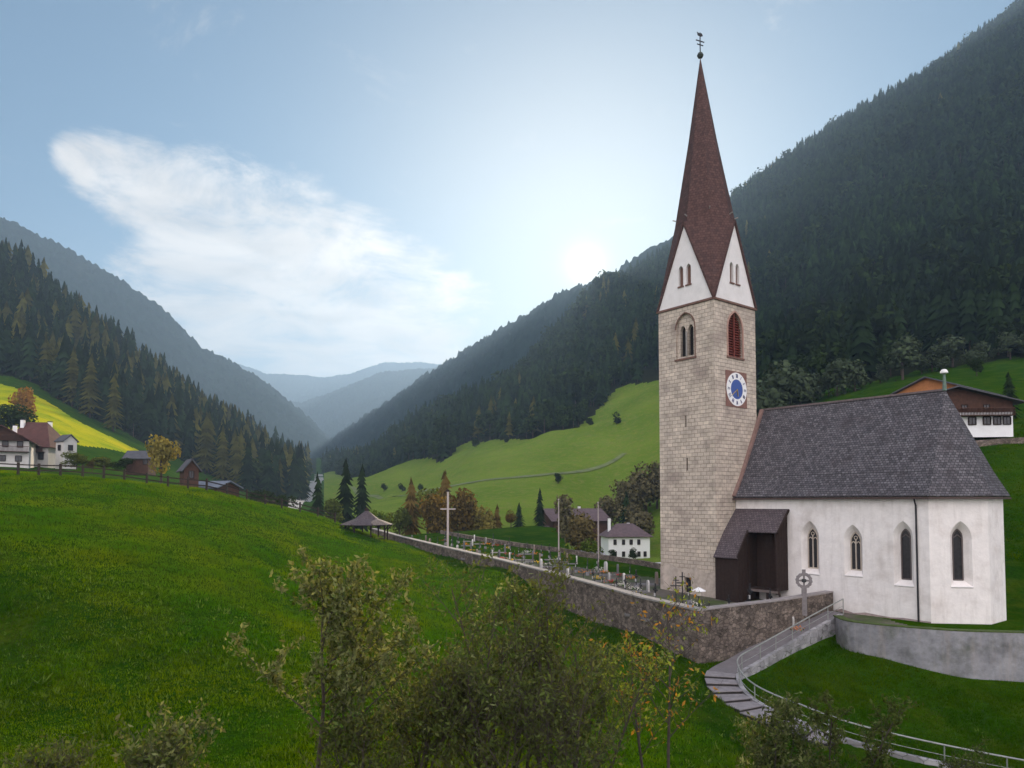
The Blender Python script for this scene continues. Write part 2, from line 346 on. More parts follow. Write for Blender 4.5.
# ------------------------------------------------------------------ terrain
COLS = {
 -700: [(2.5, 1050), (10, 900), (22, 640), (40, 520), (80, 425), (110, 425), (150, 420), (250, 380), (320, 300), (520, 20), (760, 200), (1300, 420)],
 -300: [(2.5, 1050), (10, 900), (22, 700), (40, 545), (80, 452), (110, 452), (150, 445), (250, 405), (320, 345), (520, 135), (760, 260), (1300, 440)],
 0:   [(2.5, 1120), (10, 940), (22, 768), (30, 662), (40, 552), (58, 500), (80, 473), (95, 471), (120, 470), (150, 464), (200, 432), (290, 389), (330, 374), (520, 284), (700, 350), (1300, 450)],
 100: [(2.5, 1120), (10, 945), (22, 770), (30, 668), (42, 560), (60, 508), (80, 479), (100, 481), (125, 483), (160, 474), (200, 458), (270, 436), (310, 424), (520, 349), (700, 410), (1300, 455)],
 200: [(2.5, 1150), (10, 950), (22, 772), (30, 674), (44, 578), (62, 528), (90, 489), (110, 499), (150, 503), (200, 496), (300, 478), (350, 467), (560, 425), (720, 455), (1300, 460)],
 260: [(2.5, 1150), (10, 950), (22, 774), (37, 628), (55, 560), (90, 505), (103, 503), (130, 515), (180, 517), (300, 496), (400, 482), (600, 459), (760, 466), (1300, 459)],
 300: [(2.5, 1150), (10, 950), (22, 774), (40, 625), (60, 565), (85, 523), (108, 510), (125, 519), (160, 527), (250, 511), (350, 498), (450, 490), (600, 482), (800, 475), (1300, 458)],
 350: [(2.5, 1150), (10, 950), (22, 776), (40, 640), (60, 578), (85, 542), (105, 527), (125, 534), (180, 530), (250, 517), (400, 497), (600, 482), (800, 474), (1300, 457)],
 400: [(2.5, 1150), (10, 950), (22, 778), (40, 652), (60, 590), (85, 556), (100, 543), (125, 541), (170, 532), (250, 515), (350, 497), (480, 480), (620, 465), (860, 443), (1000, 455), (1300, 465)],
 450: [(2.5, 1150), (10, 950), (22, 779), (40, 662), (60, 602), (80, 570), (90, 558), (120, 551), (170, 538), (230, 517), (320, 490), (430, 464), (560, 446), (820, 418), (960, 435), (1300, 465)],
 500: [(2.5, 1150), (10, 955), (22, 780), (35, 690), (50, 625), (65, 588), (76, 568), (90, 560), (130, 550), (180, 535), (230, 515), (300, 486), (400, 450), (470, 436), (780, 395), (950, 420), (1300, 460)],
 550: [(2.5, 1150), (10, 955), (23, 780), (35, 700), (50, 638), (62, 608), (74, 582), (95, 570), (150, 553), (195, 545), (240, 515), (310, 478), (410, 436), (480, 418), (830, 352), (1000, 380), (1300, 440)],
 600: [(2.5, 1150), (10, 960), (25, 780), (35, 710), (50, 645), (58, 622), (66, 603), (95, 580), (150, 564), (205, 557), (240, 535), (300, 490), (400, 432), (480, 408), (860, 304), (1050, 330), (1300, 420)],
 650: [(2.5, 1150), (10, 960), (27, 780), (37, 712), (48, 652), (58, 615), (70, 598), (95, 583), (150, 568), (205, 555), (240, 530), (300, 480), (400, 415), (490, 385), (880, 272), (1050, 300), (1300, 400)],
 700: [(2.5, 1150), (10, 960), (28, 780), (36, 722), (45, 668), (52, 640), (60, 605), (80, 590), (110, 575), (200, 530), (300, 450), (400, 395), (500, 365), (900, 240), (1080, 270), (1300, 360)],
 760: [(2.5, 1150), (10, 965), (30, 775), (36, 738), (40, 710), (45, 680), (52, 642), (60, 605), (80, 588), (120, 550), (200, 470), (300, 410), (420, 370), (900, 197), (1080, 220), (1300, 330)],
 820: [(2.5, 1150), (10, 970), (31, 778), (36, 745), (40, 715), (45, 682), (50, 652), (60, 610), (80, 575), (120, 510), (170, 440), (240, 395), (330, 370), (900, 155), (1080, 180), (1300, 300)],
 900: [(2.5, 1150), (10, 975), (33, 780), (38, 742), (42, 712), (45, 690), (48, 662), (60, 600), (80, 540), (110, 455), (140, 415), (180, 392), (225, 379), (300, 340), (900, 105), (1080, 130), (1300, 260)],
 1024: [(2.5, 1150), (10, 980), (33, 800), (38, 752), (42, 716), (45.5, 684), (50, 650), (60, 592), (80, 515), (100, 447), (112, 428), (130, 412), (165, 385), (215, 357), (300, 300), (900, 28), (1080, 60), (1300, 200)],
 1300: [(2.5, 1200), (10, 1000), (33, 830), (42, 740), (50, 660), (60, 590), (80, 500), (105, 425), (150, 370), (215, 320), (300, 230), (900, -170), (1080, -140), (1300, 100)],
 1800: [(2.5, 1200), (10, 1000), (33, 830), (42, 740), (50, 660), (60, 580), (80, 480), (105, 400), (150, 340), (215, 260), (300, 130), (900, -420), (1080, -400), (1300, 0)],
}
def pchip(xs, ys, xq):
    xs = np.asarray(xs, float); ys = np.asarray(ys, float); h = np.diff(xs); d = np.diff(ys.T).T / (h if ys.ndim == 1 else h[:, None])
    m = np.zeros_like(ys)
    prod = d[:-1] * d[1:]
    with np.errstate(divide='ignore', invalid='ignore'): hm = 2 * prod / (d[:-1] + d[1:])
    m[1:-1] = np.where(prod > 0, hm, 0); m[0] = d[0]; m[-1] = d[-1]
    i = np.clip(np.searchsorted(xs, xq, side='right') - 1, 0, len(xs) - 2)
    hh = h[i]; t = np.clip((xq - xs[i]) / hh, 0, 1)
    if ys.ndim > 1: t = t[:, None]; hh = hh[:, None]
    t2, t3 = t * t, t * t * t
    return (2 * t3 - 3 * t2 + 1) * ys[i] + (t3 - 2 * t2 + t) * hh * m[i] + (-2 * t3 + 3 * t2) * ys[i + 1] + (t3 - t2) * hh * m[i + 1]
NU, ND = 626, 900
PXG = np.linspace(-700, 1800, NU); LDG = np.linspace(math.log(2.5), math.log(1300), ND)
keys = sorted(COLS)
colv = np.stack([pchip([math.log(a) for a, b in COLS[k]], [b for a, b in COLS[k]], LDG) for k in keys])
FG = pchip(keys, colv, PXG)              # (NU, ND) py values
def blur(a, ax, n):
    for _ in range(n):
        p = np.pad(a, [(1, 1) if i == ax else (0, 0) for i in range(2)], mode='edge')
        a = (np.take(p, range(0, a.shape[ax]), ax) + 2 * a + np.take(p, range(2, a.shape[ax] + 2), ax)) / 4
    return a
FG = blur(blur(FG, 0, 10), 1, 2)
def hash2(ix, iy, s):
    n = (ix * 374761393 + iy * 668265263 + s * 1442695041) & 0xffffffff
    n = ((n ^ (n >> 13)) * 1274126177) & 0xffffffff
    return ((n ^ (n >> 16)) & 0xffff) / 65535.0
def vnoise(x, y, s=0):
    x = np.asarray(x, float); y = np.asarray(y, float); ix = np.floor(x).astype(np.int64); iy = np.floor(y).astype(np.int64); fx = x - ix; fy = y - iy
    fx = fx * fx * (3 - 2 * fx); fy = fy * fy * (3 - 2 * fy)
    return (hash2(ix, iy, s) * (1 - fx) + hash2(ix + 1, iy, s) * fx) * (1 - fy) + (hash2(ix, iy + 1, s) * (1 - fx) + hash2(ix + 1, iy + 1, s) * fx) * fy - 0.5
def fbm(x, y, o=4, s=0): return sum(vnoise(x * 2 ** k, y * 2 ** k, s + k) / 2 ** k for k in range(o))
# church frame
A = Vector((.6153, -.7883, 0)); B = Vector((.7883, .6153, 0)); NC = Vector((17.0, 60.0, 0)); GZ = -8.2
def ch(t, s, z=0): return NC + A * t + B * s + Vector((0, 0, z))
WALL_L = [P(698, 611, 46), P(640, 598, 52), P(590, 584, 58.5), P(545, 572, 66), P(500, 560.5, 76), P(450, 549, 90), P(400, 537, 104), P(372, 529, 112)]
WALL_R = [P(698, 611, 46), P(833, 592.5, 54.6)]
TERR = [(p.x, p.y) for p in WALL_L] + [(4, 135), (26, 110), (38, 80), (50, 62), (60, 44), (46, 43.2), (39, 43.8), (32.5, 45.6), (28.5, 46.4), (25.2, 48.2), (23.2, 50.2), (23.3, 52.6), (WALL_R[1].x, WALL_R[1].y)]
def inset(poly, d):
    c = poly; n = len(c); ar = sum(c[i][0] * c[(i + 1) % n][1] - c[(i + 1) % n][0] * c[i][1] for i in range(n)); sg = 1 if ar > 0 else -1; out = []
    for i in range(n):
        a, b, e = Vector(c[i - 1]), Vector(c[i]), Vector(c[(i + 1) % n]); d1 = (b - a).normalized(); d2 = (e - b).normalized(); n1 = Vector((-d1.y, d1.x)) * sg; n2 = Vector((-d2.y, d2.x)) * sg
        m = (n1 + n2).normalized(); out.append(tuple(b + m * d / max(.5, m.dot(n1))))
    return out
TERRI = inset(TERR, .38)
def inpoly(x, y, poly):
    x = np.asarray(x, float); y = np.asarray(y, float); r = np.zeros(x.shape, bool)
    for i in range(len(poly)):
        x0, y0 = poly[i]; x1, y1 = poly[(i + 1) % len(poly)]
        if y0 == y1: continue
        c = ((y0 > y) != (y1 > y)) & (x < (x1 - x0) * (y - y0) / (y1 - y0) + x0); r ^= c
    return r
PATH = [P(830, 611, 54.0), P(800, 627, 51.5), P(770, 644, 49), P(742, 660, 46.6), P(722, 672, 44.6), P(721, 684, 42.8), P(728, 695, 41.3), P(742, 706, 39.9), P(764, 717, 38.6), P(790, 727, 37.6), P(815, 737, 36.8), P(850, 749, 35.9), P(905, 763, 35), P(1000, 783, 34.2), P(1150, 810, 33.5)]
def smooth_line(pts, n=12):
    out = []; pts = [Vector(p) for p in pts]
    for i in range(len(pts) - 1):
        p0 = pts[max(i - 1, 0)]; p1 = pts[i]; p2 = pts[i + 1]; p3 = pts[min(i + 2, len(pts) - 1)]
        for k in range(n):
            t = k / n; out.append(0.5 * ((2 * p1) + (p2 - p0) * t + (2 * p0 - 5 * p1 + 4 * p2 - p3) * t * t + (3 * p1 - p0 - 3 * p2 + p3) * t ** 3))
    out.append(pts[-1]); return out
PATHS = smooth_line(PATH, 14)
PARR = np.array([tuple(p) for p in PATHS])
def ss(e0, e1, x): t = np.clip((x - e0) / (e1 - e0), 0, 1); return t * t * (3 - 2 * t)
def terr_z(x, y): 
    return GZ + .05 * np.maximum(0, y - 54) - .0 * x
def height(x, y, detail=True):
    x = np.asarray(x, float); y = np.maximum(np.asarray(y, float), 2.5)
    px = np.clip(x / y * F + 512, -700, 1800); ld = np.log(np.clip(y, 2.5, 1299))
    fi = (px + 700) / 2500 * (NU - 1); fj = (ld - LDG[0]) / (LDG[-1] - LDG[0]) * (ND - 1)
    i = np.clip(fi.astype(int), 0, NU - 2); j = np.clip(fj.astype(int), 0, ND - 2); a = fi - i; b = fj - j
    py = (FG[i, j] * (1 - a) + FG[i + 1, j] * a) * (1 - b) + (FG[i, j + 1] * (1 - a) + FG[i + 1, j + 1] * a) * b
    yc = (CY - py) / F; z = (math.sin(PIT) + math.cos(PIT) * yc) / (math.cos(PIT) - math.sin(PIT) * yc) * y
    if detail:
        z = z + ss(15, 40, y) * .25 * fbm(x / 6, y / 6, 3, 3) * (1 - ss(130, 200, y) * .0)
        mt = ss(300, 450, y); z = z + mt * (14 * fbm(x / 90, y / 90, 5, 11))
    # churchyard terrace
    ins = inpoly(x, y, TERRI); wq = (1 - ss(34, 44, x)) * (1 - ss(75, 100, y + 1.1 * np.minimum(x, 40) - 20))
    wq = np.where(y > 62, np.minimum(wq, 1), 1 - ss(36, 46, x))
    wq = np.where(x < 8, 1, wq)
    z = np.where(ins, z * (1 - wq) + terr_z(x, y) * wq, z)
    # the stair path sits in the slope
    near = (x > 8) & (x < 70) & (y > 30) & (y < 57)
    if near.any():
        xs_, ys_ = x[near], y[near]; dd = np.full(xs_.shape, 1e9); zz = np.zeros(xs_.shape); 
        for p in PARR:
            d2 = (xs_ - p[0]) ** 2 + (ys_ - p[1]) ** 2; mm = d2 < dd; dd = np.where(mm, d2, dd); zz = np.where(mm, p[2], zz)
        dd = np.sqrt(dd); wp = 1 - ss(.95, 1.35, dd); wp = np.where(ins[near], 0, wp)
        zn = z[near]; z = z.copy(); z[near] = zn * (1 - wp) + (zz - .12) * wp
    return z
def H(x, y): return float(height(np.array([x]), np.array([y]))[0])
def hit(px, py, d0=15, d1=1290):
    ds = np.exp(np.linspace(math.log(d0), math.log(d1), 700)); p = P(px, py, 1.0)
    hz = height(p.x * ds, ds); k = np.nonzero(hz >= p.z * ds)[0]
    d = ds[k[0]] if len(k) else d1
    return Vector((p.x * d, d, float(height(np.array([p.x * d]), np.array([d]))[0])))
def at(px, D, dz=0):
    x = (px - 512) / F * D; return Vector((x, D, H(x, D) + dz))
gx = (PXG[:, None] - 512) / F * np.exp(LDG)[None, :]; gy = np.broadcast_to(np.exp(LDG)[None, :], gx.shape)
gz = height(gx.ravel(), gy.ravel()).reshape(gx.shape)
V = np.stack([gx, gy, gz], -1).reshape(-1, 3)
idx = np.arange(NU * ND).reshape(NU, ND)
Q = np.stack([idx[:-1, :-1], idx[1:, :-1], idx[1:, 1:], idx[:-1, 1:]], -1).reshape(-1, 4)
cpx = ((PXG[:-1] + PXG[1:]) / 2)[:, None] + 0 * LDG[None, :-1]; cD = np.exp((LDG[:-1] + LDG[1:]) / 2)[None, :] + 0 * PXG[:-1, None]
def forest_mask(px, D):
    """where forest stands on the terrain"""
    wob = 14 * vnoise(px / 30, D * 0 + 3, 5) + 8 * vnoise(px / 9, D / 60, 8)
    lf = np.interp(px, [-700, -300, 0, 60, 100, 150, 200, 240, 270, 300, 315], [300, 315, 330, 325, 320, 330, 350, 330, 320, 330, 900]) 
    left = (px < 315) & (D > lf + wob)
    # the field's lower edge on the far left
    rf = np.interp(px, [322, 345, 400, 440, 470, 500, 560, 620, 660, 700, 760, 820, 900, 1024, 1300, 1800], [900, 640, 620, 470, 520, 475, 430, 500, 480, 420, 280, 250, 228, 218, 215, 215])
    right = (px > 322) & (D > rf + wob)
    return left | right
fm = forest_mask(cpx, cD)
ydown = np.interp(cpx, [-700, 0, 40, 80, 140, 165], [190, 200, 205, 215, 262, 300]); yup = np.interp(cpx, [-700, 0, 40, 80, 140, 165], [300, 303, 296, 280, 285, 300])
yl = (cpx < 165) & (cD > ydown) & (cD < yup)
GLARE_PASTURE = meadow_mat('glare_pasture', (.10, .17, .016), (.15, .215, .026), (.19, .20, .05), .03, .35)  # sun glare over the far slope is painted in as lighter green
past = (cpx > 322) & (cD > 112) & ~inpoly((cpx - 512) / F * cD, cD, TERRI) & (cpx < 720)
cX = (cpx - 512) / F * cD
GRAVEL = mat('churchyard_gravel', (.10, .085, .07), var=.35, vscale=.8, col2=(.05, .07, .02), c2scale=.3, c2lo=.48, c2hi=.6, bump=.3, bscale=6)
yard = inpoly(cX, cD, TERRI) & (cX < 26.5) & (cD < 122) & ((cX + .9 * (cD - 60)) < 24) | (inpoly(cX, cD, TERRI) & (cX < 22) & (cD < 64))
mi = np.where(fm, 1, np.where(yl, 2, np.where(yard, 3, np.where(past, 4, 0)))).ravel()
tme = npmesh('terrain', V, Q, (MEADOW, FLOOR, FIELD, GRAVEL, GLARE_PASTURE), mi, smooth=True)
tag(link('terrain', tme), kind='structure')
# wide ground below everything so the land goes on outside the modelled valley
gm = MB(); gm.poly([(-9000, -3000, -60), (9000, -3000, -60), (9000, 14000, -60), (-9000, 14000, -60)])
tag(gm.build('ground', MEADOW), kind='structure')
# slope behind and beside the photographer
SX = np.linspace(-60, 60, 60); SY = np.linspace(-60, 2.6, 30)
xx, yy = np.meshgrid(SX, SY, indexing='ij'); zz = -3.0 + 0 * xx + np.minimum(0, yy) * -.12 + .3 * fbm(xx / 8, yy / 8, 3, 2)
e = ss(-3, 2.6, yy); zz = zz * (1 - e) + e * (-5.4)
ii = np.arange(xx.size).reshape(xx.shape)
sme = npmesh('hillside', np.stack([xx, yy, zz], -1).reshape(-1, 3), np.stack([ii[:-1, :-1], ii[1:, :-1], ii[1:, 1:], ii[:-1, 1:]], -1).reshape(-1, 4), (MEADOW,), smooth=True)
tag(link('hillside', sme), kind='structure')
# ------------------------------------------------------------------ far mountains
FARM = mat('far_mountain_forest', (.008, .020, .010), var=.5, vscale=.03, spec=0, rough=1, col2=(.020, .028, .016), c2scale=.004, c2lo=.55, c2hi=.75)
def mountain(name, sky_, foot, back_drop, nx=900, ny=220, amp=30, scl=200, tooth=3.0, seed=0):
    pxs = np.linspace(sky_[0][0], sky_[-1][0], nx)
    s_py = np.interp(pxs, [a[0] for a in sky_], [a[1] for a in sky_]); s_D = np.interp(pxs, [a[0] for a in sky_], [a[2] for a in sky_])
    f_py = np.interp(pxs, [a[0] for a in foot], [a[1] for a in foot]); f_D = np.interp(pxs, [a[0] for a in foot], [a[2] for a in foot])
    t = np.linspace(0, 1.4, ny); V = np.zeros((nx, ny, 3))
    for j, tt in enumerate(t):
        if tt <= 1: D = f_D + (s_D - f_D) * tt; py = f_py + (s_py - f_py) * (tt ** .85)
        else: D = s_D * (1 + (tt - 1) * .8); py = s_py + (tt - 1) * back_drop
        X = (pxs - 512) / F * D; yc = (CY - py) / F; Z = (math.sin(PIT) + math.cos(PIT) * yc) / (math.cos(PIT) - math.sin(PIT) * yc) * D
        n = fbm(X / scl, D / scl, 6, 20 + seed)
        gully = np.abs(fbm(X / scl * 1.7, D / scl * .5, 4, 40 + seed))
        Z = Z + amp * (n * 1.2 - gully * .8) * (1 - .85 * ss(.75, 1, tt) * (1 if tt <= 1 else 1)) + tooth * (vnoise(X / 8, D / 8, 77) + .5) ** 2
        V[:, j] = np.stack([X, D, Z], -1)
    ii = np.arange(nx * ny).reshape(nx, ny)
    me = npmesh(name, V.reshape(-1, 3), np.stack([ii[:-1, :-1], ii[1:, :-1], ii[1:, 1:], ii[:-1, 1:]], -1).reshape(-1, 4), (FARM,), smooth=True)
    o = tag(link(name, me), kind='structure'); return o
mountain('mountain_west', [(-500, -60, 1500), (-200, 110, 1600), (0, 223, 1700), (50, 245, 1750), (100, 272, 1800), (150, 303, 1850), (200, 350, 1950), (235, 366, 2050), (265, 385, 2150), (300, 412, 2300), (330, 440, 2500), (352, 462, 2600)],
         [(-500, 300, 900), (0, 400, 1000), (200, 450, 1150), (300, 468, 1350), (352, 474, 1500)], 200, amp=34, scl=380, tooth=15, seed=1)
mountain('mountain_valley_head', [(150, 330, 5200), (230, 362, 5200), (265, 375, 5200), (300, 374, 5300), (322, 376, 5400), (350, 372, 5500), (385, 361, 5600), (420, 361, 5600), (450, 364, 5400), (520, 380, 5200), (600, 400, 5000)],
         [(150, 470, 3200), (330, 455, 3400), (600, 470, 3200)], 80, amp=170, scl=900, tooth=12, seed=2)
mountain('mountain_mid_valley', [(255, 395, 3800), (300, 402, 3700), (330, 392, 3800), (380, 372, 3900), (440, 366, 4000), (520, 330, 3900), (600, 300, 3800)],
         [(255, 465, 2700), (330, 462, 2700), (600, 470, 2300)], 100, amp=110, scl=600, tooth=10, seed=3)
mountain('mountain_east', [(296, 464, 2300), (330, 440, 2150), (370, 413, 2000), (400, 394, 1900), (440, 367, 1780), (480, 343, 1650), (520, 319, 1550), (560, 297, 1450), (585, 287, 1400), (620, 270, 1350), (680, 236, 1300), (760, 190, 1300)],
         [(296, 472, 1700), (340, 466, 1500), (400, 462, 1350), (500, 460, 1150), (600, 440, 1100), (760, 400, 1100)], 150, amp=55, scl=240, tooth=15, seed=4)
# ------------------------------------------------------------------ trees
def conifer_geo(seed, tiers=9, npt=9, rad=.17, base=.1, droop=.5, twist=True):
    """unit-height conifer crown: ragged drooping whorls"""
    r = np.random.default_rng(seed); V = []; Fc = []
    for k in range(tiers):
        t = k / (tiers - 1); z = base + (1 - base) * (t ** .92) * .93; rr = rad * (1 - t) ** .85 * r.uniform(.82, 1.15) + .014
        top = min(1.0, z + (1 - base) / tiers * r.uniform(1.5, 1.9)); b0 = len(V); ox, oy = r.normal(0, .006, 2)
        V.append((ox, oy, top)); n = npt; a0 = r.uniform(0, 6.28)
        for i in range(2 * n):
            a = a0 + math.pi * i / n + r.uniform(-.12, .12); q = rr * (r.uniform(.8, 1.25) if i % 2 == 0 else r.uniform(.35, .55))
            V.append((ox + q * math.cos(a), oy + q * math.sin(a), z - q * droop * r.uniform(.3, 1.1) + (.0 if i % 2 == 0 else rr * .25)))
        for i in range(2 * n): Fc.append((b0, b0 + 1 + i, b0 + 1 + (i + 1) % (2 * n)))
    return np.array(V), np.array(Fc)
def trunk_geo(h, r0, n=5):
    V = []; Fc = []
    for z, r in ((-.04, r0), (h, r0 * .5)):
        for i in range(n): V.append((r * math.cos(6.283 * i / n), r * math.sin(6.283 * i / n), z))
    for i in range(n):
        j = (i + 1) % n; Fc += [(i, j, n + j), (i, n + j, n + i)]
    return np.array(V), np.array(Fc)
def round_geo(seed, n=150, size=.085, rx=.38, z0=.22, low=.42, top=.8):
    """unit-height broadleaf crown from leaf clumps"""
    r = np.random.default_rng(seed); V = []; Fc = []
    lob = [(r.uniform(-.16, .16), r.uniform(-.16, .16), r.uniform(low, top), r.uniform(.17, .27)) for _ in range(7)]
    for k in range(n):
        cx, cy, cz, rr = lob[k % 7]; d = r.normal(size=3); d /= np.linalg.norm(d); c = np.array([cx, cy, cz]) + d * rr * r.uniform(.6, 1.05) * np.array([1, 1, .95])
        nrm = d + r.normal(0, .6, 3); nrm /= np.linalg.norm(nrm); u = np.cross(nrm, [0, 0, 1.001]); u /= np.linalg.norm(u) + 1e-9; v = np.cross(nrm, u); s = size * r.uniform(.5, 1.2)
        b0 = len(V); m_ = 5
        V.append(c + nrm * s * .25)
        for i in range(m_):
            a = 6.283 * i / m_ + r.uniform(-.3, .3); q = s * r.uniform(.6, 1.2); V.append(c + u * q * math.cos(a) + v * q * math.sin(a))
        for i in range(m_): Fc.append((b0, b0 + 1 + i, b0 + 1 + (i + 1) % m_))
    return np.array(V), np.array(Fc)
SPRUCE = mat('spruce_needles', (.015, .028, .010), island=.5, var=.5, vscale=.06, trans=.15, obj_rand=.3, spec=0, rough=1)
LARCH = mat('larch_needles', (.080, .080, .018), island=.35, var=.3, vscale=.05, trans=.35, obj_rand=.35, spec=0, rough=1)
BROAD = mat('broadleaf_foliage', (.025, .042, .012), island=.5, var=.4, vscale=.05, trans=.25, obj_rand=.3, spec=0, rough=1)
BARK = mat('bark', (.06, .045, .035), var=.3, vscale=3, bump=.5, bscale=15)
def merge(parts):
    Vs, Fs, Ms = [], [], []; b = 0
    for v, f, m_ in parts: Vs.append(v); Fs.append(f + b); Ms.append(np.full(len(f), m_)); b += len(v)
    return np.concatenate(Vs), np.concatenate(Fs), np.concatenate(Ms)
protoF = []   # forest prototypes: (V,F,matidx) with slots spruce, larch, broad, bark
for k in range(6):
    v, f = conifer_geo(100 + k, 9, 7, rad=[.15, .17, .13, .18, .16, .14][k]); tv, tf = trunk_geo(.3, .014); protoF.append(merge([(v, f, 0), (tv, tf, 3)]))
for k in range(3):
    v, f = conifer_geo(120 + k, 8, 7, rad=.17, base=.14, droop=.2); tv, tf = trunk_geo(.3, .014); protoF.append(merge([(v, f, 1), (tv, tf, 3)]))
for k in range(3):
    v, f = round_geo(140 + k, 300, .058); tv, tf = trunk_geo(.5, .02); protoF.append(merge([(v, f, 2), (tv, tf, 3)]))
SLOTS = (SPRUCE, LARCH, BROAD, BARK)
protoMe = [npmesh('forest_tree', v, f, SLOTS, m_) for v, f, m_ in protoF]
# scatter on the forest floor, spacing about 5.5 m near and wider far away
cand = []
def scatter(px0, px1, D0, D1, n, seed):
    r = np.random.default_rng(seed); u = r.uniform(0, 1, n); D = np.sqrt(D0 ** 2 + (D1 ** 2 - D0 ** 2) * u); px = r.uniform(px0, px1, n)
    k = forest_mask(px, D) & (vnoise((px - 512) / F * D / 16, D / 30, 91) + .5 * vnoise((px - 512) / F * D / 45, D / 70, 93) < .42); return px[k], D[k]
pa, Da = scatter(-260, 320, 280, 640, 10500, 1)
pb, Db = scatter(322, 700, 400, 1010, 9000, 2)
pc, Dc = scatter(700, 1200, 205, 1010, 16000, 3)
px_ = np.concatenate([pa, pb, pc]); D_a = np.concatenate([Da, Db, Dc]); side = np.concatenate([np.zeros(len(pa)), np.ones(len(pb)), np.full(len(pc), 2)])
# thin by a minimum distance on a grid
X = (px_ - 512) / F * D_a; cell = np.where(D_a < 450, 4.8, 6.0); key = {}
keep = []
for i in np.argsort(D_a):
    k = (int(X[i] // cell[i]), int(D_a[i] // cell[i]), cell[i])
    if k in key: continue
    key[k] = 1; keep.append(i)
keep = np.array(keep); X = X[keep]; Yt = D_a[keep]; side = side[keep]; pxt = px_[keep]; Zt = height(X, Yt)
r = np.random.default_rng(5); Ht = (9 + 17 * r.uniform(0, 1, len(X)) ** .8) * np.where(side == 0, 1.2, 1.12) * (1 + .25 * vnoise(X / 40, Yt / 40, 9))
# edge of the wood: some broadleaves, larches mostly on the left slope
kind = r.integers(0, 6, len(X)); u = r.uniform(0, 1, len(X)) + .5 * vnoise(X / 50, Yt / 50, 31)
lar = np.where(side == 0, u > .70, np.where(side == 1, u > .97, u > 1.1)); kind = np.where(lar, r.integers(6, 9, len(X)), kind); kind = np.where((side > 0) & (r.uniform(0, 1, len(X)) < .06 + .3 * vnoise(X / 60, Yt / 60, 55)), r.integers(9, 12, len(X)), kind)
edge = ~forest_mask(pxt, Yt - 22); br = edge & (r.uniform(0, 1, len(X)) < np.where(side == 0, .12, .55)); kind = np.where(br, r.integers(9, 12, len(X)), kind)
Ht = np.where(br, Ht * .6, Ht)
# the skyline hides what is behind: keep only trees in the line of sight (roughly)
yc = (Zt + Ht) / Yt; vis = np.ones(len(X), bool)
base_max = {}
order = np.argsort(Yt)
for i in order:
    b_ = int(pxt[i] // 6); cur = base_max.get(b_, -9)
    if (Zt[i] + Ht[i]) / Yt[i] < cur - .004: vis[i] = False
    g = Zt[i] / Yt[i]
    if g > cur: base_max[b_] = g
X, Yt, Zt, Ht, kind, side, pxt = [q[vis] for q in (X, Yt, Zt, Ht, kind, side, pxt)]
infr = (pxt > -15) & (pxt < 1040)
py_t = HOR - Zt / Yt * F
# individual trees: the largest in the picture that are not hidden behind the church
score = np.where(infr, Ht / Yt, 0); hidden = (pxt > 662) & (pxt < 755) | ((pxt > 745) & (pxt < 955) & (py_t > 410)) | ((pxt < 70) & (py_t > 410))
score = np.where(hidden, 0, score)
names = {0: ('spruce_tree', 'spruce'), 1: ('larch_tree', 'larch'), 2: ('broadleaf_tree', 'broadleaf tree')}
side_txt = {0: 'above the yellow field', 1: 'on the slope left of the tower', 2: 'on the mountainside behind the church'}
pick = np.zeros(len(X), bool)
def kcat(k): return 0 if k < 6 else 1 if k < 9 else 2
kc = np.array([kcat(k) for k in kind])
for c, nmax in ((0, 285), (1, 285), (2, 120)):
    sc_ = np.where(kc == c, score, 0); o_ = np.argsort(-sc_)[:nmax]; pick[o_[sc_[o_] > 0]] = True
for i in np.nonzero(pick)[0]:
    nm, kn = names[kc[i]]; s_ = Ht[i]
    o = link(nm, protoMe[kind[i]], None, (X[i], Yt[i], Zt[i] - .3), r.uniform(0, 6.28)); wsc = r.uniform(.85, 1.3)
    o.scale = (s_ * wsc, s_ * wsc, s_)
    desc = {0: 'dark green spruce', 1: 'yellowish larch', 2: 'bushy round tree'}[kc[i]]
    tag(o, desc + ' in the forest ' + side_txt[int(side[i])], kn, 'forest trees ' + side_txt[int(side[i])])
def mass(name, sel, label):
    ids = np.nonzero(sel)[0]; Vs, Fs, Ms = [], [], []; b = 0
    for k in range(12):
        I = ids[kind[ids] == k]
        if not len(I): continue
        v, f, m_ = protoF[k]; a = r.uniform(0, 6.28, len(I)); s_ = Ht[I][:, None]; wsc = r.uniform(.85, 1.3, len(I))[:, None]
        ca, sa = np.cos(a)[:, None], np.sin(a)[:, None]
        vx = (v[:, 0] * ca - v[:, 1] * sa) * s_ * wsc + X[I][:, None]; vy = (v[:, 0] * sa + v[:, 1] * ca) * s_ * wsc + Yt[I][:, None]; vz = v[:, 2][None] * s_ + Zt[I][:, None] - .3
        Vs.append(np.stack([vx, vy, vz], -1).reshape(-1, 3)); Fs.append((f[None] + (np.arange(len(I)) * len(v))[:, None, None] + b).reshape(-1, 3)); Ms.append(np.tile(m_, len(I))); b += len(I) * len(v)
    me = npmesh(name, np.concatenate(Vs), np.concatenate(Fs), SLOTS, np.concatenate(Ms))
    o = link(name, me); tag(o, label, 'forest', kind='stuff'); print(name, len(ids), len(me.polygons))
mass('left_forest', (side == 0) & ~pick, 'distant conifer forest covering the upper left slope')
mass('right_forest', (side > 0) & ~pick, 'dense conifer forest covering the mountainside on the right')
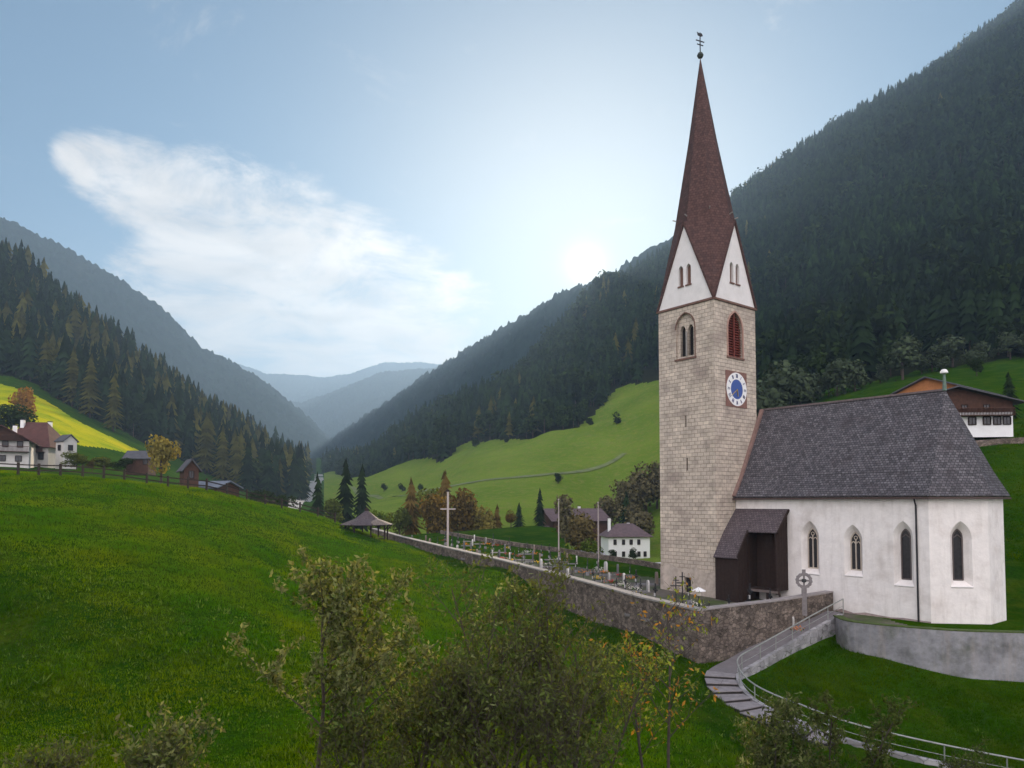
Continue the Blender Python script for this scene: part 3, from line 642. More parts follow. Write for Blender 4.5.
# ------------------------------------------------------------------ haze
HAZE_D = 0.00023
hz = MB(); hz.box(-6500, 6500, -400, 9000, -61, 1250)
hzm = bpy.data.materials.new('haze'); hzm.use_nodes = True; hn = hzm.node_tree; hn.nodes.clear()
pv = hn.nodes.new('ShaderNodeVolumePrincipled'); pv.inputs['Color'].default_value = (.37, .57, .90, 1); pv.inputs['Density'].default_value = HAZE_D; pv.inputs['Anisotropy'].default_value = .35
ho = hn.nodes.new('ShaderNodeOutputMaterial'); hn.links.new(pv.outputs[0], ho.inputs['Volume'])
hob = hz.build('haze', hzm); tag(hob, 'pale haze filling the valley', 'haze', kind='stuff')
exec_rest = True
#@@REST
# ------------------------------------------------------------------ church
def rubblemat(name, ca, cb, mort, scale, sm=0.06):
    m = bpy.data.materials.new(name); m.use_nodes = True; t = m.node_tree; N = t.nodes; L = t.links
    b = N['Principled BSDF']; b.inputs['Roughness'].default_value = .95; b.inputs['Specular IOR Level'].default_value = .2
    tcn = N.new('ShaderNodeTexCoord'); mp = N.new('ShaderNodeMapping'); L.new(tcn.outputs['Object'], mp.inputs[0]); mp.inputs['Scale'].default_value = (1, 1, 1.5)
    v1 = N.new('ShaderNodeTexVoronoi'); v1.inputs['Scale'].default_value = scale; L.new(mp.outputs[0], v1.inputs[0])
    v2 = N.new('ShaderNodeTexVoronoi'); v2.feature = 'DISTANCE_TO_EDGE'; v2.inputs['Scale'].default_value = scale; L.new(mp.outputs[0], v2.inputs[0])
    sp = N.new('ShaderNodeSeparateColor'); L.new(v1.outputs['Color'], sp.inputs[0])
    m1 = N.new('ShaderNodeMixRGB'); L.new(sp.outputs[0], m1.inputs[0]); m1.inputs[1].default_value = (*ca, 1); m1.inputs[2].default_value = (*cb, 1)
    mr = N.new('ShaderNodeMapRange'); L.new(v2.outputs['Distance'], mr.inputs[0]); mr.inputs[1].default_value = 0.0; mr.inputs[2].default_value = sm
    m2 = N.new('ShaderNodeMixRGB'); L.new(mr.outputs[0], m2.inputs[0]); m2.inputs[1].default_value = (*mort, 1); L.new(m1.outputs[0], m2.inputs[2])
    n = N.new('ShaderNodeTexNoise'); n.inputs['Scale'].default_value = 1.2; n.inputs['Detail'].default_value = 8; L.new(tcn.outputs['Object'], n.inputs[0])
    q = N.new('ShaderNodeMapRange'); L.new(n.outputs[0], q.inputs[0]); q.inputs[1].default_value = .3; q.inputs[2].default_value = .7; q.inputs[3].default_value = .55; q.inputs[4].default_value = 1.4
    h = N.new('ShaderNodeHueSaturation'); L.new(m2.outputs[0], h.inputs['Color']); L.new(q.outputs[0], h.inputs['Value']); L.new(h.outputs[0], b.inputs['Base Color'])
    bp = N.new('ShaderNodeBump'); L.new(mr.outputs[0], bp.inputs['Height']); bp.inputs['Strength'].default_value = .9; bp.inputs['Distance'].default_value = .06; L.new(bp.outputs[0], b.inputs['Normal'])
    MATS[name] = m; return m
RUBBLE = rubblemat('rubble_stone', (.105, .085, .07), (.22, .175, .145), (.045, .037, .032), 3.0)
RUBBLE2 = rubblemat('grey_stone_facing', (.24, .235, .24), (.36, .35, .36), (.15, .14, .14), 1.6, .03)
COPING = mat('coping_stone', (.27, .25, .235), var=.25, vscale=2, bump=.3, bscale=8)
OLDPLAST = mat('stained_render', (.46, .39, .33), var=.3, vscale=1.0, bump=.4, bscale=5, col2=(.25, .21, .18), c2scale=.9, c2lo=.5, c2hi=.7)
REDWOOD = mat('red_painted_wood', (.17, .038, .027), var=.25, vscale=3, rough=.7)
BLACK = mat('dark_interior', (.012, .010, .010))
WHITEP = mat('white_paint', (.80, .79, .78), var=.04, vscale=3, rough=.6)
BLUEP = mat('blue_clock_paint', (.045, .09, .30), rough=.5)
GOLD = mat('gilding', (.75, .50, .15), rough=.35, metal=.8)
LEAD = mat('lead_flashing', (.22, .14, .12), var=.2, vscale=2, rough=.6)
church = thing('church', 'white gothic church with shingled roof and tall stone tower with pointed red spire', 'church', (NC.x, NC.y, GZ), math.atan2(A.y, A.x))
TC, TP = 25.5, 32.75            # cornice and gable peak heights above the churchyard
TA = P(700, 57, 64.2).z - GZ
mb = MB()
slit1, slit2 = [(-3.15, 14.8), (-2.97, 14.8), (-2.97, 15.8), (-3.15, 15.8)], [(-3.05, 11.0), (-2.87, 11.0), (-2.87, 12.1), (-3.05, 12.1)]
low = [(-3.35, .5), (-2.65, .5), (-2.65, 1.8), (-3.35, 1.8)]
wl_ = arch(-3.0, 20.85, 2.1, 4.0, 8, 1.35)
panel(mb, (0, 0, 0), (1, 0, 0), (0, -1, 0), [(-6, -.6), (0, -.6), (0, TC), (-6, TC)], [wl_, slit1, slit2, low], [wl_, slit1, slit2, low], .22)
wr_ = arch(2.95, 20.8, 2.25, 4.0, 8, 1.6)
panel(mb, (0, 0, 0), (0, 1, 0), (1, 0, 0), [(0, -.6), (6, -.6), (6, TC), (0, TC)], [wr_], [wr_], .45)
wn_ = arch(3.0, 20.5, 2.1, 4.0, 8, 1.6)
panel(mb, (-6, 0, 0), (0, 1, 0), (-1, 0, 0), [(0, -.6), (6, -.6), (6, TC), (0, TC)], [wn_], [wn_], .45)
mb.poly([(0, 6, -.6), (-6, 6, -.6), (-6, 6, TC), (0, 6, TC)])
mb.build('tower_wall', STONE, church)
bk = MB(); poly_in(bk, (0, 0, 0), (1, 0, 0), (0, -1, 0), low, .215); poly_in(bk, (0, 0, 0), (1, 0, 0), (0, -1, 0), slit1, .215); poly_in(bk, (0, 0, 0), (1, 0, 0), (0, -1, 0), slit2, .215)
bk.build('slit_opening', BLACK, church)
# rendered foot of the tower
pl = MB(); panel(pl, (0, -.03, 0), (1, 0, 0), (0, -1, 0), [(-6.03, -.6), (0.03, -.6), (0.03, 2.6), (-1, 2.3), (-2.2, 2.75), (-3.5, 2.4), (-5, 2.9), (-6.03, 2.5)], [low], [low], .03)
pl.poly([(.03, -.03, -.6), (.03, .0, -.6), (.03, .0, 2.6), (.03, -.03, 2.6)]); pl.build('plinth', OLDPLAST, church)
# twin-light belfry window on the face towards the meadow
bw = MB(); l1 = arch(-3.42, 21.05, .58, 2.75, 5, .5); l2 = arch(-2.58, 21.05, .58, 2.75, 5, .5)
panel(bw, (0, .22, 0), (1, 0, 0), (0, -1, 0), wl_, [l1, l2], [l1, l2], .3)
bwo = bw.build('belfry_window', STONE, church)
b2 = MB(); poly_in(b2, (0, .22, 0), (1, 0, 0), (0, -1, 0), l1, .295); poly_in(b2, (0, .22, 0), (1, 0, 0), (0, -1, 0), l2, .295); b2.build('opening', BLACK, bwo)
MB().tube([(-3, .14, 21.05), (-3, .14, 23.2)], .075, 8).build('column', COPING, bwo)
MB().box(-4.15, -1.85, -.10, .1, 20.68, 20.85).build('sill', TRIM, bwo)
am = MB()
for i in range(1, len(wl_) - 1):
    a, b = wl_[i], wl_[i + 1]
    if b[1] >= 22.8 or a[1] >= 22.8: am.bar((a[0], -.02, a[1]), (b[0], -.02, b[1]), .07, .10)
am.build('arch_moulding', TRIM, bwo)
# red louvred belfry window
lv = MB()
for k in range(17):
    z = 20.95 + k * .225; zz_ = z - 20.8; hw = 1.08
    if z > 23.2: hw = 1.08 * math.sqrt(max(0, 1 - ((z - 23.2) / 1.65) ** 1.7))
    if hw < .12: continue
    for a, b in ((-hw, -.03), (.03, hw)):
        lv.slab([(-.16, 2.95 + a, z - .07), (-.16, 2.95 + b, z - .07), (-.36, 2.95 + b, z + .12), (-.36, 2.95 + a, z + .12)], .03)
lvo = lv.build('louvre_window', REDWOOD, church)
b3 = MB(); poly_in(b3, (0, 0, 0), (0, 1, 0), (1, 0, 0), wr_, .42); b3.build('backing_board', mat('dark_red_wood', (.13, .03, .022)), lvo)
MB().bar((-.12, 2.95, 20.85), (-.12, 2.95, 24.65), .1).build('mullion', REDWOOD, lvo)
MB().box(-.1, .10, 1.7, 4.2, 20.63, 20.8).build('sill', TRIM, lvo)
fr = MB()
for i in range(1, len(wr_) - 1):
    a, b = wr_[i], wr_[i + 1]; fr.bar((.02, a[0], a[1]), (.02, b[0], b[1]), .10, .14)
fr.bar((.02, wr_[0][0], wr_[0][1]), (.02, wr_[-1][0], wr_[-1][1]), .10, .14); fr.build('surround', mat('pale_surround', (.42, .26, .21), var=.2, vscale=3), lvo)
b4 = MB(); poly_in(b4, (-6, 0, 0), (0, 1, 0), (-1, 0, 0), wn_, .44); b4.build('louvre_window', REDWOOD, church)
# clock
ck = MB(); ck.box(0, .05, 1.5, 4.5, 16.45, 19.55); cko = ck.build('clock', mat('clock_panel_red', (.20, .105, .085), var=.3, vscale=2), church)
def disc(mb, x, y, z, r0, r1, n=48, th=.02):
    for k in range(n):
        a0, a1 = 6.28318 * k / n, 6.28318 * (k + 1) / n
        q = [(x, y + r0 * math.cos(a0), z + r0 * math.sin(a0)), (x, y + r1 * math.cos(a0), z + r1 * math.sin(a0)), (x, y + r1 * math.cos(a1), z + r1 * math.sin(a1)), (x, y + r0 * math.cos(a1), z + r0 * math.sin(a1))]
        mb.poly(q if r0 > 0 else q[1:] )
        mb.poly([(x - th, y + r1 * math.cos(a0), z + r1 * math.sin(a0)), (x - th, y + r1 * math.cos(a1), z + r1 * math.sin(a1)), q[2], q[1]])
    if r0 == 0: 
        for k in range(n):
            a0, a1 = 6.28318 * k / n, 6.28318 * (k + 1) / n
            mb.poly([(x, y, z), (x, y + r1 * math.cos(a0), z + r1 * math.sin(a0)), (x, y + r1 * math.cos(a1), z + r1 * math.sin(a1))])
CZ = 18.0
d1 = MB(); disc(d1, .08, 3, CZ, .86, 1.45, th=.03); ring = d1.build('dial_ring', WHITEP, cko)
d2 = MB()
for k in range(48):
    a0, a1 = 6.28318 * k / 48, 6.28318 * (k + 1) / 48
    d2.poly([(.075, 3, CZ), (.075, 3 + .87 * math.cos(a0), CZ + .87 * math.sin(a0)), (.075, 3 + .87 * math.cos(a1), CZ + .87 * math.sin(a1))])
d2.build('dial_centre', BLUEP, cko)
NUM = {1: 'I', 2: 'II', 3: 'III', 4: 'IIII', 5: 'V', 6: 'VI', 7: 'VII', 8: 'VIII', 9: 'IX', 10: 'X', 11: 'XI', 12: 'XII'}
nm_ = MB()
for h_, s_ in NUM.items():
    a = math.pi / 2 - h_ * math.pi / 6; rd = Vector((0, math.cos(a), math.sin(a))); tg = Vector((0, math.sin(a), -math.cos(a)))
    c = Vector((.095, 3, CZ)); wd = {'I': .07, 'V': .15, 'X': .15}; tot = sum(wd[q] for q in s_); u0 = -tot / 2
    for q in s_:
        uc = u0 + wd[q] / 2; u0 += wd[q]; lo, hi = 1.0, 1.32
        segs = {'I': [((0, lo), (0, hi))], 'V': [((0, lo), (-.055, hi)), ((0, lo), (.055, hi))], 'X': [((-.055, lo), (.055, hi)), ((.055, lo), (-.055, hi))]}[q]
        for (ua, ra), (ub, rb) in segs: nm_.bar(c + tg * (uc + ua) + rd * ra, c + tg * (uc + ub) + rd * rb, .032, .02)
nm_.build('numerals', mat('dark_blue_numerals', (.03, .04, .14)), cko)
hd = MB(); a = math.pi / 2 - (5.65) * math.pi / 6; hd.bar((.12, 3, CZ), (.12, 3 + .62 * math.cos(a), CZ + .62 * math.sin(a)), .09, .03)
hd.build('hour_hand', GOLD, cko)
hd = MB(); a = math.pi / 2 - 39 * math.pi / 30; hd.bar((.15, 3, CZ), (.15, 3 + .95 * math.cos(a), CZ + .95 * math.sin(a)), .06, .03); hd.build('minute_hand', GOLD, cko)
# cornice and gables
co = MB(); e_ = .13
co.box(-6 - e_, e_, -e_, 0, TC - .12, TC + .06).box(-6 - e_, e_, 6, 6 + e_, TC - .12, TC + .06).box(0, e_, 0, 6, TC - .12, TC + .06).box(-6 - e_, -6, 0, 6, TC - .12, TC + .06)
co.build('tower_cornice', TRIM, church)
gab = [((0, 0, 0), (1, 0, 0), (0, -1, 0), -3), ((0, 0, 0), (0, 1, 0), (1, 0, 0), 3), ((-6, 6, 0), (1, 0, 0), (0, 1, 0), 3), ((-6, 0, 0), (0, 1, 0), (-1, 0, 0), 3)]
for O, U, Nn, c in gab:
    if O == (-6, 6, 0): U2 = U
    g = MB(); la, lb = arch(c - .42, 27.3, .5, 1.8, 5, .4), arch(c + .42, 27.3, .5, 1.8, 5, .4)
    panel(g, O, U, Nn, [(c - 3, TC + .06), (c + 3, TC + .06), (c, TP)], [la, lb], [la, lb], .25)
    go = g.build('tower_gable', PLASTER, church)
    w_ = MB(); poly_in(w_, O, U, Nn, la, .24); poly_in(w_, O, U, Nn, lb, .24); wo_ = w_.build('gable_window', mat('gable_louvre', (.14, .075, .055)), go)
    v_ = MB(); Ov, Uv, Nv = Vector(O), Vector(U), Vector(Nn)
    pk = Ov + Uv * c + Vector((0, 0, TP + .1)) + Nv * .06
    for sg in (-1, 1): v_.bar(Ov + Uv * (c + sg * 3.05) + Vector((0, 0, TC)) + Nv * .06, pk, .2, .16)
    v_.build('verge', REDSHINGLE, go)
    s_ = MB()
    for q in (-.42, .42): s_.bar(Ov + Uv * (c + q - .32) + Vector((0, 0, 27.22)) + Nv * .03, Ov + Uv * (c + q + .32) + Vector((0, 0, 27.22)) + Nv * .03, .12)
    s_.build('gable_sill', TRIM, go)
# spire
sp = MB(); cx0, cy0 = -3.0, 3.0; RR = 2.72
rv = [Vector((cx0 + RR * math.cos(math.pi / 4 * k), cy0 + RR * math.sin(math.pi / 4 * k), TP + (.05 if k % 2 == 0 else .35))) for k in range(8)]
ax_ = Vector((cx0 - .17, cy0 - .22, TA))
midr = [ax_ + (v - ax_) * .5 - (Vector((v.x, v.y, 0)) - Vector((cx0, cy0, 0))) * .03 for v in rv]
for k in range(8):
    j = (k + 1) % 8; sp.poly([rv[k], rv[j], midr[j], midr[k]]); sp.poly([midr[k], midr[j], ax_])
pks = {0: (0.12, 3), 2: (-3, 6.12), 4: (-6.12, 3), 6: (-3, -.12)}; cor = {1: (.1, 6.1), 3: (-6.1, 6.1), 5: (-6.1, -.1), 7: (.1, -.1)}
for k in (1, 3, 5, 7):
    c = Vector((*cor[k], TC)); 
    for d_ in (-1, 1):
        q = (k + d_) % 8; pk = Vector((*pks[q], TP + .12)); t1 = [rv[k], c, pk]; t2 = [rv[k], pk, rv[q]]
        for t_ in (t1, t2):
            n_ = (t_[1] - t_[0]).cross(t_[2] - t_[0]); ctr = (t_[0] + t_[1] + t_[2]) / 3 - Vector((cx0, cy0, (t_[0].z + t_[1].z + t_[2].z) / 3 - .5))
            if n_.dot(ctr) < 0: t_ = t_[::-1]
            sp.poly(t_)
spo = sp.build('spire', REDSHINGLE, church)
hk = MB()
for k in range(8):
    p = rv[k] + (ax_ - rv[k]) * .045; hk.bar(p, p + Vector((rv[k].x - cx0, rv[k].y - cy0, 0)).normalized() * .3 + Vector((0, 0, .1)), .08)
hk.build('roof_hook', COPING, spo)
MB().lathe([(0, -.3), (.2, -.22), (.3, 0), (.2, .22), (.05, .3), (.05, .45)], (cx0 - .17, cy0 - .22, TA + .15), 12).build('ball', mat('dark_copper', (.05, .06, .05), rough=.5, metal=.5), spo, True)
fc = MB(); zc_ = TA + .4; cx0 -= .17; cy0 -= .22; fc.bar((cx0, cy0, zc_), (cx0, cy0, zc_ + 1.9), .07); dv = Vector((.25, .97, 0)).normalized()
for z_, l_ in ((.75, .34), (1.1, .46)): fc.bar(Vector((cx0, cy0, zc_ + z_)) - dv * l_, Vector((cx0, cy0, zc_ + z_)) + dv * l_, .07)
fc.build('finial_cross', IRON, spo)
wv = MB(); wv.slab([Vector((cx0, cy0, zc_ + 1.55)) + dv * a_ + Vector((0, 0, b_)) for a_, b_ in ((-.25, .05), (.1, .0), (.34, .12), (.2, .34), (-.1, .28), (-.32, .36))], .04); wv.build('weathercock', IRON, spo)
# nave
NW = [(0.02, 2.7), (15.4, 2.7), (18.1, 5.4), (18.1, 8.2), (15.4, 10.9), (.02, 10.9)]; EH = 8.72
nv = MB()
def win(O, U, Nn, c, z0, z1, wo_, wi, tracery, par):
    out = arch(c, z0, wo_, z1 - z0, 8, wo_ * .85); inn = arch(c, z0 + .42, wi, z1 - z0 - 1.0, 8, wi * .95)
    return out, inn
WINS = [(6.70, 2.7, 6.8, 1.5, .78, 2), (10.1, 2.8, 6.6, 1.4, .74, 2), (13.68, 2.4, 6.93, 1.36, .62, 1)]
outs, inns = [], []
for c, z0, z1, a_, b_, tr in WINS:
    o_, i_ = win(0, 0, 0, c, z0, z1, a_, b_, tr, None); outs.append(o_); inns.append(i_)
nv_S = ((0, 2.7, 0), (1, 0, 0), (0, -1, 0))
panel(nv, *nv_S, [(.02, -.5), (15.4, -.5), (15.4, EH), (.02, EH)], outs, inns, .5)
dU = Vector((1, 1, 0)).normalized(); dN = Vector((1, -1, 0)).normalized(); Ld = 2.7 * math.sqrt(2)
o4, i4 = win(0, 0, 0, Ld / 2 + .12, 2.5, 6.97, 1.4, .62, 1, None)
nv_D = ((15.4, 2.7, 0), dU, dN)
panel(nv, *nv_D, [(0, -.9), (Ld, -.9), (Ld, EH), (0, EH)], [o4], [i4], .55)
nv.poly([(18.1, 5.4, -.9), (18.1, 8.2, -.9), (18.1, 8.2, EH), (18.1, 5.4, EH)])
nv.poly([(18.1, 8.2, -.9), (15.4, 10.9, -.9), (15.4, 10.9, EH), (18.1, 8.2, EH)])
nv.poly([(15.4, 10.9, -.9), (.02, 10.9, -.9), (.02, 10.9, EH), (15.4, 10.9, EH)])
nv.poly([(.02, 10.9, -.9), (.02, 6.0, -.9), (.02, 6.0, 15.3), (.02, 6.8, 16.3), (.02, 10.9, EH)])
NAVEP = mat('nave_plaster', (.80, .755, .725), var=.08, vscale=1.4, bump=.5, bscale=4, col2=(.56, .50, .46), c2scale=.55, c2lo=.5, c2hi=.8, streak=.32)
nvo = nv.build('nave_wall', NAVEP, church)
pt = MB()   # patch of bare stone along the foot of the wall
pts = [(6.5, -.5)] + [(15.4, -.5)] + [(15.4 - k * .89, .05 + .42 * (rnd.random()) * (1 if k % 2 else .35)) for k in range(11)]
panel(pt, (0, 2.685, 0), (1, 0, 0), (0, -1, 0), pts); pt.build('bare_wall_foot', mat('bare_wall_foot', (.34, .27, .25), var=.3, vscale=2, bump=.5, bscale=6), church)
for (O, U, Nn), inn, (c, z0, z1, a_, b_, tr) in [(nv_S, inns[0], WINS[0]), (nv_S, inns[1], WINS[1]), (nv_S, inns[2], WINS[2]), (nv_D, i4, (Ld / 2 + .12, 2.5, 6.97, 1.4, .62, 1))]:
    dp = .5 if Nn == (0, -1, 0) else .55
    gl_ = MB(); poly_in(gl_, O, U, Nn, inn, dp - .002); gw = gl_.build('window_pane', GLASS, nvo)
    O3, U3, N3 = Vector(O), Vector(U), Vector(Nn)
    tm = MB(); 
    def q3(u, z, d=.05): return O3 + U3 * u + Vector((0, 0, z)) - N3 * (dp - d)
    zi0, zi1 = z0 + .42, z1 - .58
    for i in range(len(inn)):
        p, q = inn[i], inn[(i + 1) % len(inn)]; tm.bar(q3(*p), q3(*q), .07, .09)
    if tr == 2:
        tm.bar(q3(c, zi0), q3(c, zi1 - .5), .075)
        for sg in (-1, 1):
            cc = c + sg * b_ / 4
            ar = arch(cc, zi1 - 1.25, b_ / 2, .55, 5, .3)
            for i in range(1, len(ar) - 1): tm.bar(q3(*ar[i]), q3(*ar[i + 1]), .055)
        for k in range(8):
            a0, a1 = 6.283 * k / 8, 6.283 * (k + 1) / 8; tm.bar(q3(c + .13 * math.cos(a0), zi1 - .42 + .13 * math.sin(a0)), q3(c + .13 * math.cos(a1), zi1 - .42 + .13 * math.sin(a1)), .045)
    else:
        tm.bar(q3(c - b_ / 2, zi1 - .62), q3(c, zi1 - .38), .05); tm.bar(q3(c, zi1 - .38), q3(c + b_ / 2, zi1 - .62), .05)
    tm.build('tracery', SANDST if tr == 2 else mat('dark_tracery', (.12, .1, .095)), nvo)
    sm_ = MB(); pz = z0 - .02
    sm_.slab([O3 + U3 * (c - a_ / 2) + Vector((0, 0, pz)) + N3 * .06, O3 + U3 * (c + a_ / 2) + Vector((0, 0, pz)) + N3 * .06, O3 + U3 * (c + a_ / 2) + Vector((0, 0, pz + .06)) - N3 * .02, O3 + U3 * (c - a_ / 2) + Vector((0, 0, pz + .06)) - N3 * .02], .1)
    sm_.build('sill', PLASTER, nvo)
# nave roof
rf = MB(); ZE, ZR = EH - .02, 16.5
ev = [(.03, 2.28), (15.57, 2.28), (18.5, 5.22), (18.5, 8.38), (15.57, 11.32), (.03, 11.32)]
E = [Vector((a_, b_, ZE)) for a_, b_ in ev]; R0, R1 = Vector((.03, 6.8, ZR)), Vector((15.1, 6.8, ZR - .05))
# slightly sagging eaves: one break line at a quarter of the slope
def brk(e, r_): return e + (r_ - e) * .25 - Vector((0, 0, .22))
m0, m1, m1b, m2, m2b, m3, m3b, m4, m5 = brk(E[0], R0), brk(E[1], R1), brk(E[1], R1), brk(E[2], R1), None, brk(E[3], R1), None, brk(E[4], R1), brk(E[5], R0)
for fcs in ([E[0], E[1], m1, m0], [m0, m1, R1, R0], [E[1], E[2], m2, m1], [m1, m2, R1], [E[2], E[3], m3, m2], [m2, m3, R1], [E[3], E[4], m4, m3], [m3, m4, R1], [E[4], E[5], m5, m4], [m4, m5, R0, R1]):
    rf.slab(fcs, .14)
rfo = rf.build('nave_roof', SHINGLE, church)
vb = MB(); vb.bar(E[0] + Vector((.12, 0, .05)), m0 + Vector((.12, 0, .05)), .3, .22); vb.bar(m0 + Vector((.12, 0, .05)), R0 + Vector((.12, -.2, 0)), .3, .22); vb.build('verge_flashing', LEAD, rfo)
rc = MB(); rc.bar(R0 + Vector((0, 0, .03)), R1 + Vector((0, 0, .03)), .24, .14); rc.build('ridge_cap', mat('ridge_tiles', (.14, .11, .11), var=.3, vscale=3), rfo)
fa = MB()
for i in range(4): fa.bar(E[i] + Vector((0, 0, -.16)), E[i + 1] + Vector((0, 0, -.16)), .12, .14)
fa.build('gutter', mat('brown_gutter', (.07, .045, .04), rough=.6), rfo)
fn = MB(); fn.tube([(15.05, 6.8, ZR - .1), (15.05, 6.8, ZR + 1.15)], [.16, .09], 8); fno = fn.build('roof_finial', mat('weathered_copper', (.12, .17, .14), var=.2), rfo)
MB().lathe([(0, .3), (.15, .26), (.25, .13), (.27, 0), (.15, -.05), (0, -.06)], (15.05, 6.8, ZR + 1.2), 14).build('white_cap', WHITEP, rfo, True)
dp = MB(); dp.tube([(14.62, 2.35, EH - .2), (14.62, 2.6, EH - .7), (14.62, 2.6, -.3)], .065, 8); dp.build('downpipe', IRON, church)
# porch
RF2 = brickmat('dark_porch_shingle', (.085, .065, .072), (.13, .105, .11), (.04, .03, .033), .24, .2, .02, .35, 4, .9, rough=.8)
pr = MB()
pr.slab([(2.3, .95, 5.85), (4.95, .95, 5.85), (4.95, 2.69, 7.72), (2.3, 2.69, 7.72)], .1)
pr.slab([(.02, -.55, 3.75), (2.3, -.55, 3.75), (2.3, .95, 5.85), (2.3, 2.69, 7.72), (.02, 2.69, 7.72), (.02, .95, 5.85)][:3] + [(.02, .95, 5.85)], .1)
pr.slab([(.02, .95, 5.85), (2.3, .95, 5.85), (2.3, 2.69, 7.72), (.02, 2.69, 7.72)], .1)
pro = pr.build('porch_roof', RF2, church)
MB().bar((2.32, -.5, 3.85), (2.32, 1.0, 5.95), .1, .18).bar((4.98, .95, 5.82), (4.98, 2.66, 7.66), .1, .18).build('barge_board', WOOD, pro)
pw = MB()
for k in range(12): pw.box(.06 + k * .18, .235 + k * .18, -.32 + (.012 if k % 2 else 0), -.26, -.3, 3.95)
for k in range(16): pw.box(2.16, 2.22 + (.012 if k % 2 else 0), -.26 + k * .18, -.085 + k * .18, -.3, min(4.1 + k * .25, 5.3 + k * .12))
for k in range(14): 
    pw.box(2.3 + k * .178, 2.47 + k * .178, 2.2 + (.012 if k % 2 else 0), 2.26, 1.25, 6.9)
for k in range(8): pw.box(4.74, 4.80 + (.012 if k % 2 else 0), 1.27 + k * .178, 1.44 + k * .178, 1.25, 6.1 + k * .19)
pw.box(2.23, 4.74, 1.27, 2.68, 1.25, 1.35)
pw.build('porch_wall', WOOD, church)
pp = MB(); pp.bar((2.25, 1.1, -.3), (2.25, 1.1, 5.8), .16).bar((4.76, 1.15, 1.0), (4.76, 1.15, 5.9), .16).bar((3.9, 1.18, -.3), (3.9, 1.18, 1.25), .16).bar((4.8, 1.2, 1.5), (5.1, 1.0, .9), .14).build('porch_post', WOOD, church)
MB().box(2.33, 4.95, 1.02, 1.2, 1.08, 1.26).build('porch_rail', mat('weathered_beam', (.15, .12, .11), var=.3, vscale=3), church)
# ------------------------------------------------------------------ walls round the churchyard
def resample(pts, step):
    pts = [Vector(p) for p in pts]; out = [pts[0]]
    for a, b in zip(pts[:-1], pts[1:]):
        n = max(1, int((b - a).length / step))
        for k in range(1, n + 1): out.append(a + (b - a) * k / n)
    return out
def wallmesh(mb, pts, th, side, cap=None, caph=.12, over=.08, drop=.5):
    """pts top centre line; base follows the lower of the ground on both sides"""
    n = len(pts); L, Rr = [], []
    for i in range(n):
        d = (pts[min(i + 1, n - 1)] - pts[max(i - 1, 0)]); d.z = 0; d.normalize(); nn = Vector((-d.y, d.x, 0)) * side
        L.append(pts[i]); Rr.append(pts[i] + nn * th)
    def g(p, q): 
        xs_ = [p.x, p.x + (p.x - q.x) * 1.0]; ys_ = [p.y, p.y + (p.y - q.y) * 1.0]
        return min(height(np.array(xs_), np.array(ys_))) - drop
    bl = [g(L[i], Rr[i]) for i in range(n)]; br = [g(Rr[i], L[i]) for i in range(n)]
    s = 0
    for i in range(n - 1):
        a, b, c, d = L[i], L[i + 1], Rr[i + 1], Rr[i]; l = (b - a).length
        q = [[(a.x, a.y, bl[i]), (b.x, b.y, bl[i + 1]), tuple(b), tuple(a)], [(c.x, c.y, br[i + 1]), (d.x, d.y, br[i]), (d.x, d.y, a.z), (c.x, c.y, b.z)], [tuple(a), tuple(b), (c.x, c.y, b.z), (d.x, d.y, a.z)]]
        for k in q: mb.poly(k if side < 0 else k[::-1])
        if cap is not None:
            nn0 = (d - a).normalized() * over; nn1 = (c - b).normalized() * over
            cap.slab([a - nn0 + Vector((0, 0, caph)), b - nn1 + Vector((0, 0, caph)), Vector((c.x, c.y, b.z + caph)) + nn1, Vector((d.x, d.y, a.z + caph)) + nn0][::(1 if side < 0 else -1)] if False else
                     ([Vector((d.x, d.y, a.z + caph)) + nn0, Vector((c.x, c.y, b.z + caph)) + nn1, b - nn1 + Vector((0, 0, caph)), a - nn0 + Vector((0, 0, caph))] if side < 0 else [a - nn0 + Vector((0, 0, caph)), b - nn1 + Vector((0, 0, caph)), Vector((c.x, c.y, b.z + caph)) + nn1, Vector((d.x, d.y, a.z + caph)) + nn0]), caph)
    for i, rev in ((0, False), (n - 1, True)):
        a, d = L[i], Rr[i]; mb.poly([(a.x, a.y, bl[i]), (d.x, d.y, br[i]), (d.x, d.y, a.z), tuple(a)])
wlp = resample(WALL_L, 2.5)[::-1]
wall_t = thing('churchyard_wall', 'brown rubble stone wall with pale coping around the graves below the tower', 'wall', tuple(wlp[-1] - Vector((0, 0, 3))))
def localise(mb, o): 
    for i, v in enumerate(mb.v): mb.v[i] = (v[0] - o.location.x, v[1] - o.location.y, v[2] - o.location.z)
    return mb
wm = MB(); cm = MB(); wallmesh(wm, wlp, .6, 1, cm); localise(wm, wall_t).build('stone_wall', RUBBLE, wall_t); localise(cm, wall_t).build('coping', COPING, wall_t)
wrp = resample([WALL_R[0] + Vector((.55, .32, 0)) * 0, WALL_R[0] * .42 + WALL_R[1] * .58 + Vector((0, 0, -.1)), WALL_R[1]], 2.0)
wm = MB(); cm = MB(); wallmesh(wm, wrp, .6, 1, cm, caph=.10, over=.04); localise(wm, wall_t).build('stone_wall', RUBBLE, wall_t); localise(cm, wall_t).build('coping', mat('coping_dark', (.28, .25, .24), var=.25, vscale=2), wall_t)
rw = [Vector((x, y, GZ + .02 - .0 * i)) for i, (x, y) in enumerate([(23.3, 52.6), (23.2, 50.2), (25.2, 48.2), (28.5, 46.4), (32.5, 45.6), (39, 43.8), (46, 43.2), (60, 44)])]
rws = smooth_line(rw, 5); rm = MB(); rcap = MB(); wallmesh(rm, rws, .6, 1, rcap, caph=.06, over=.02)
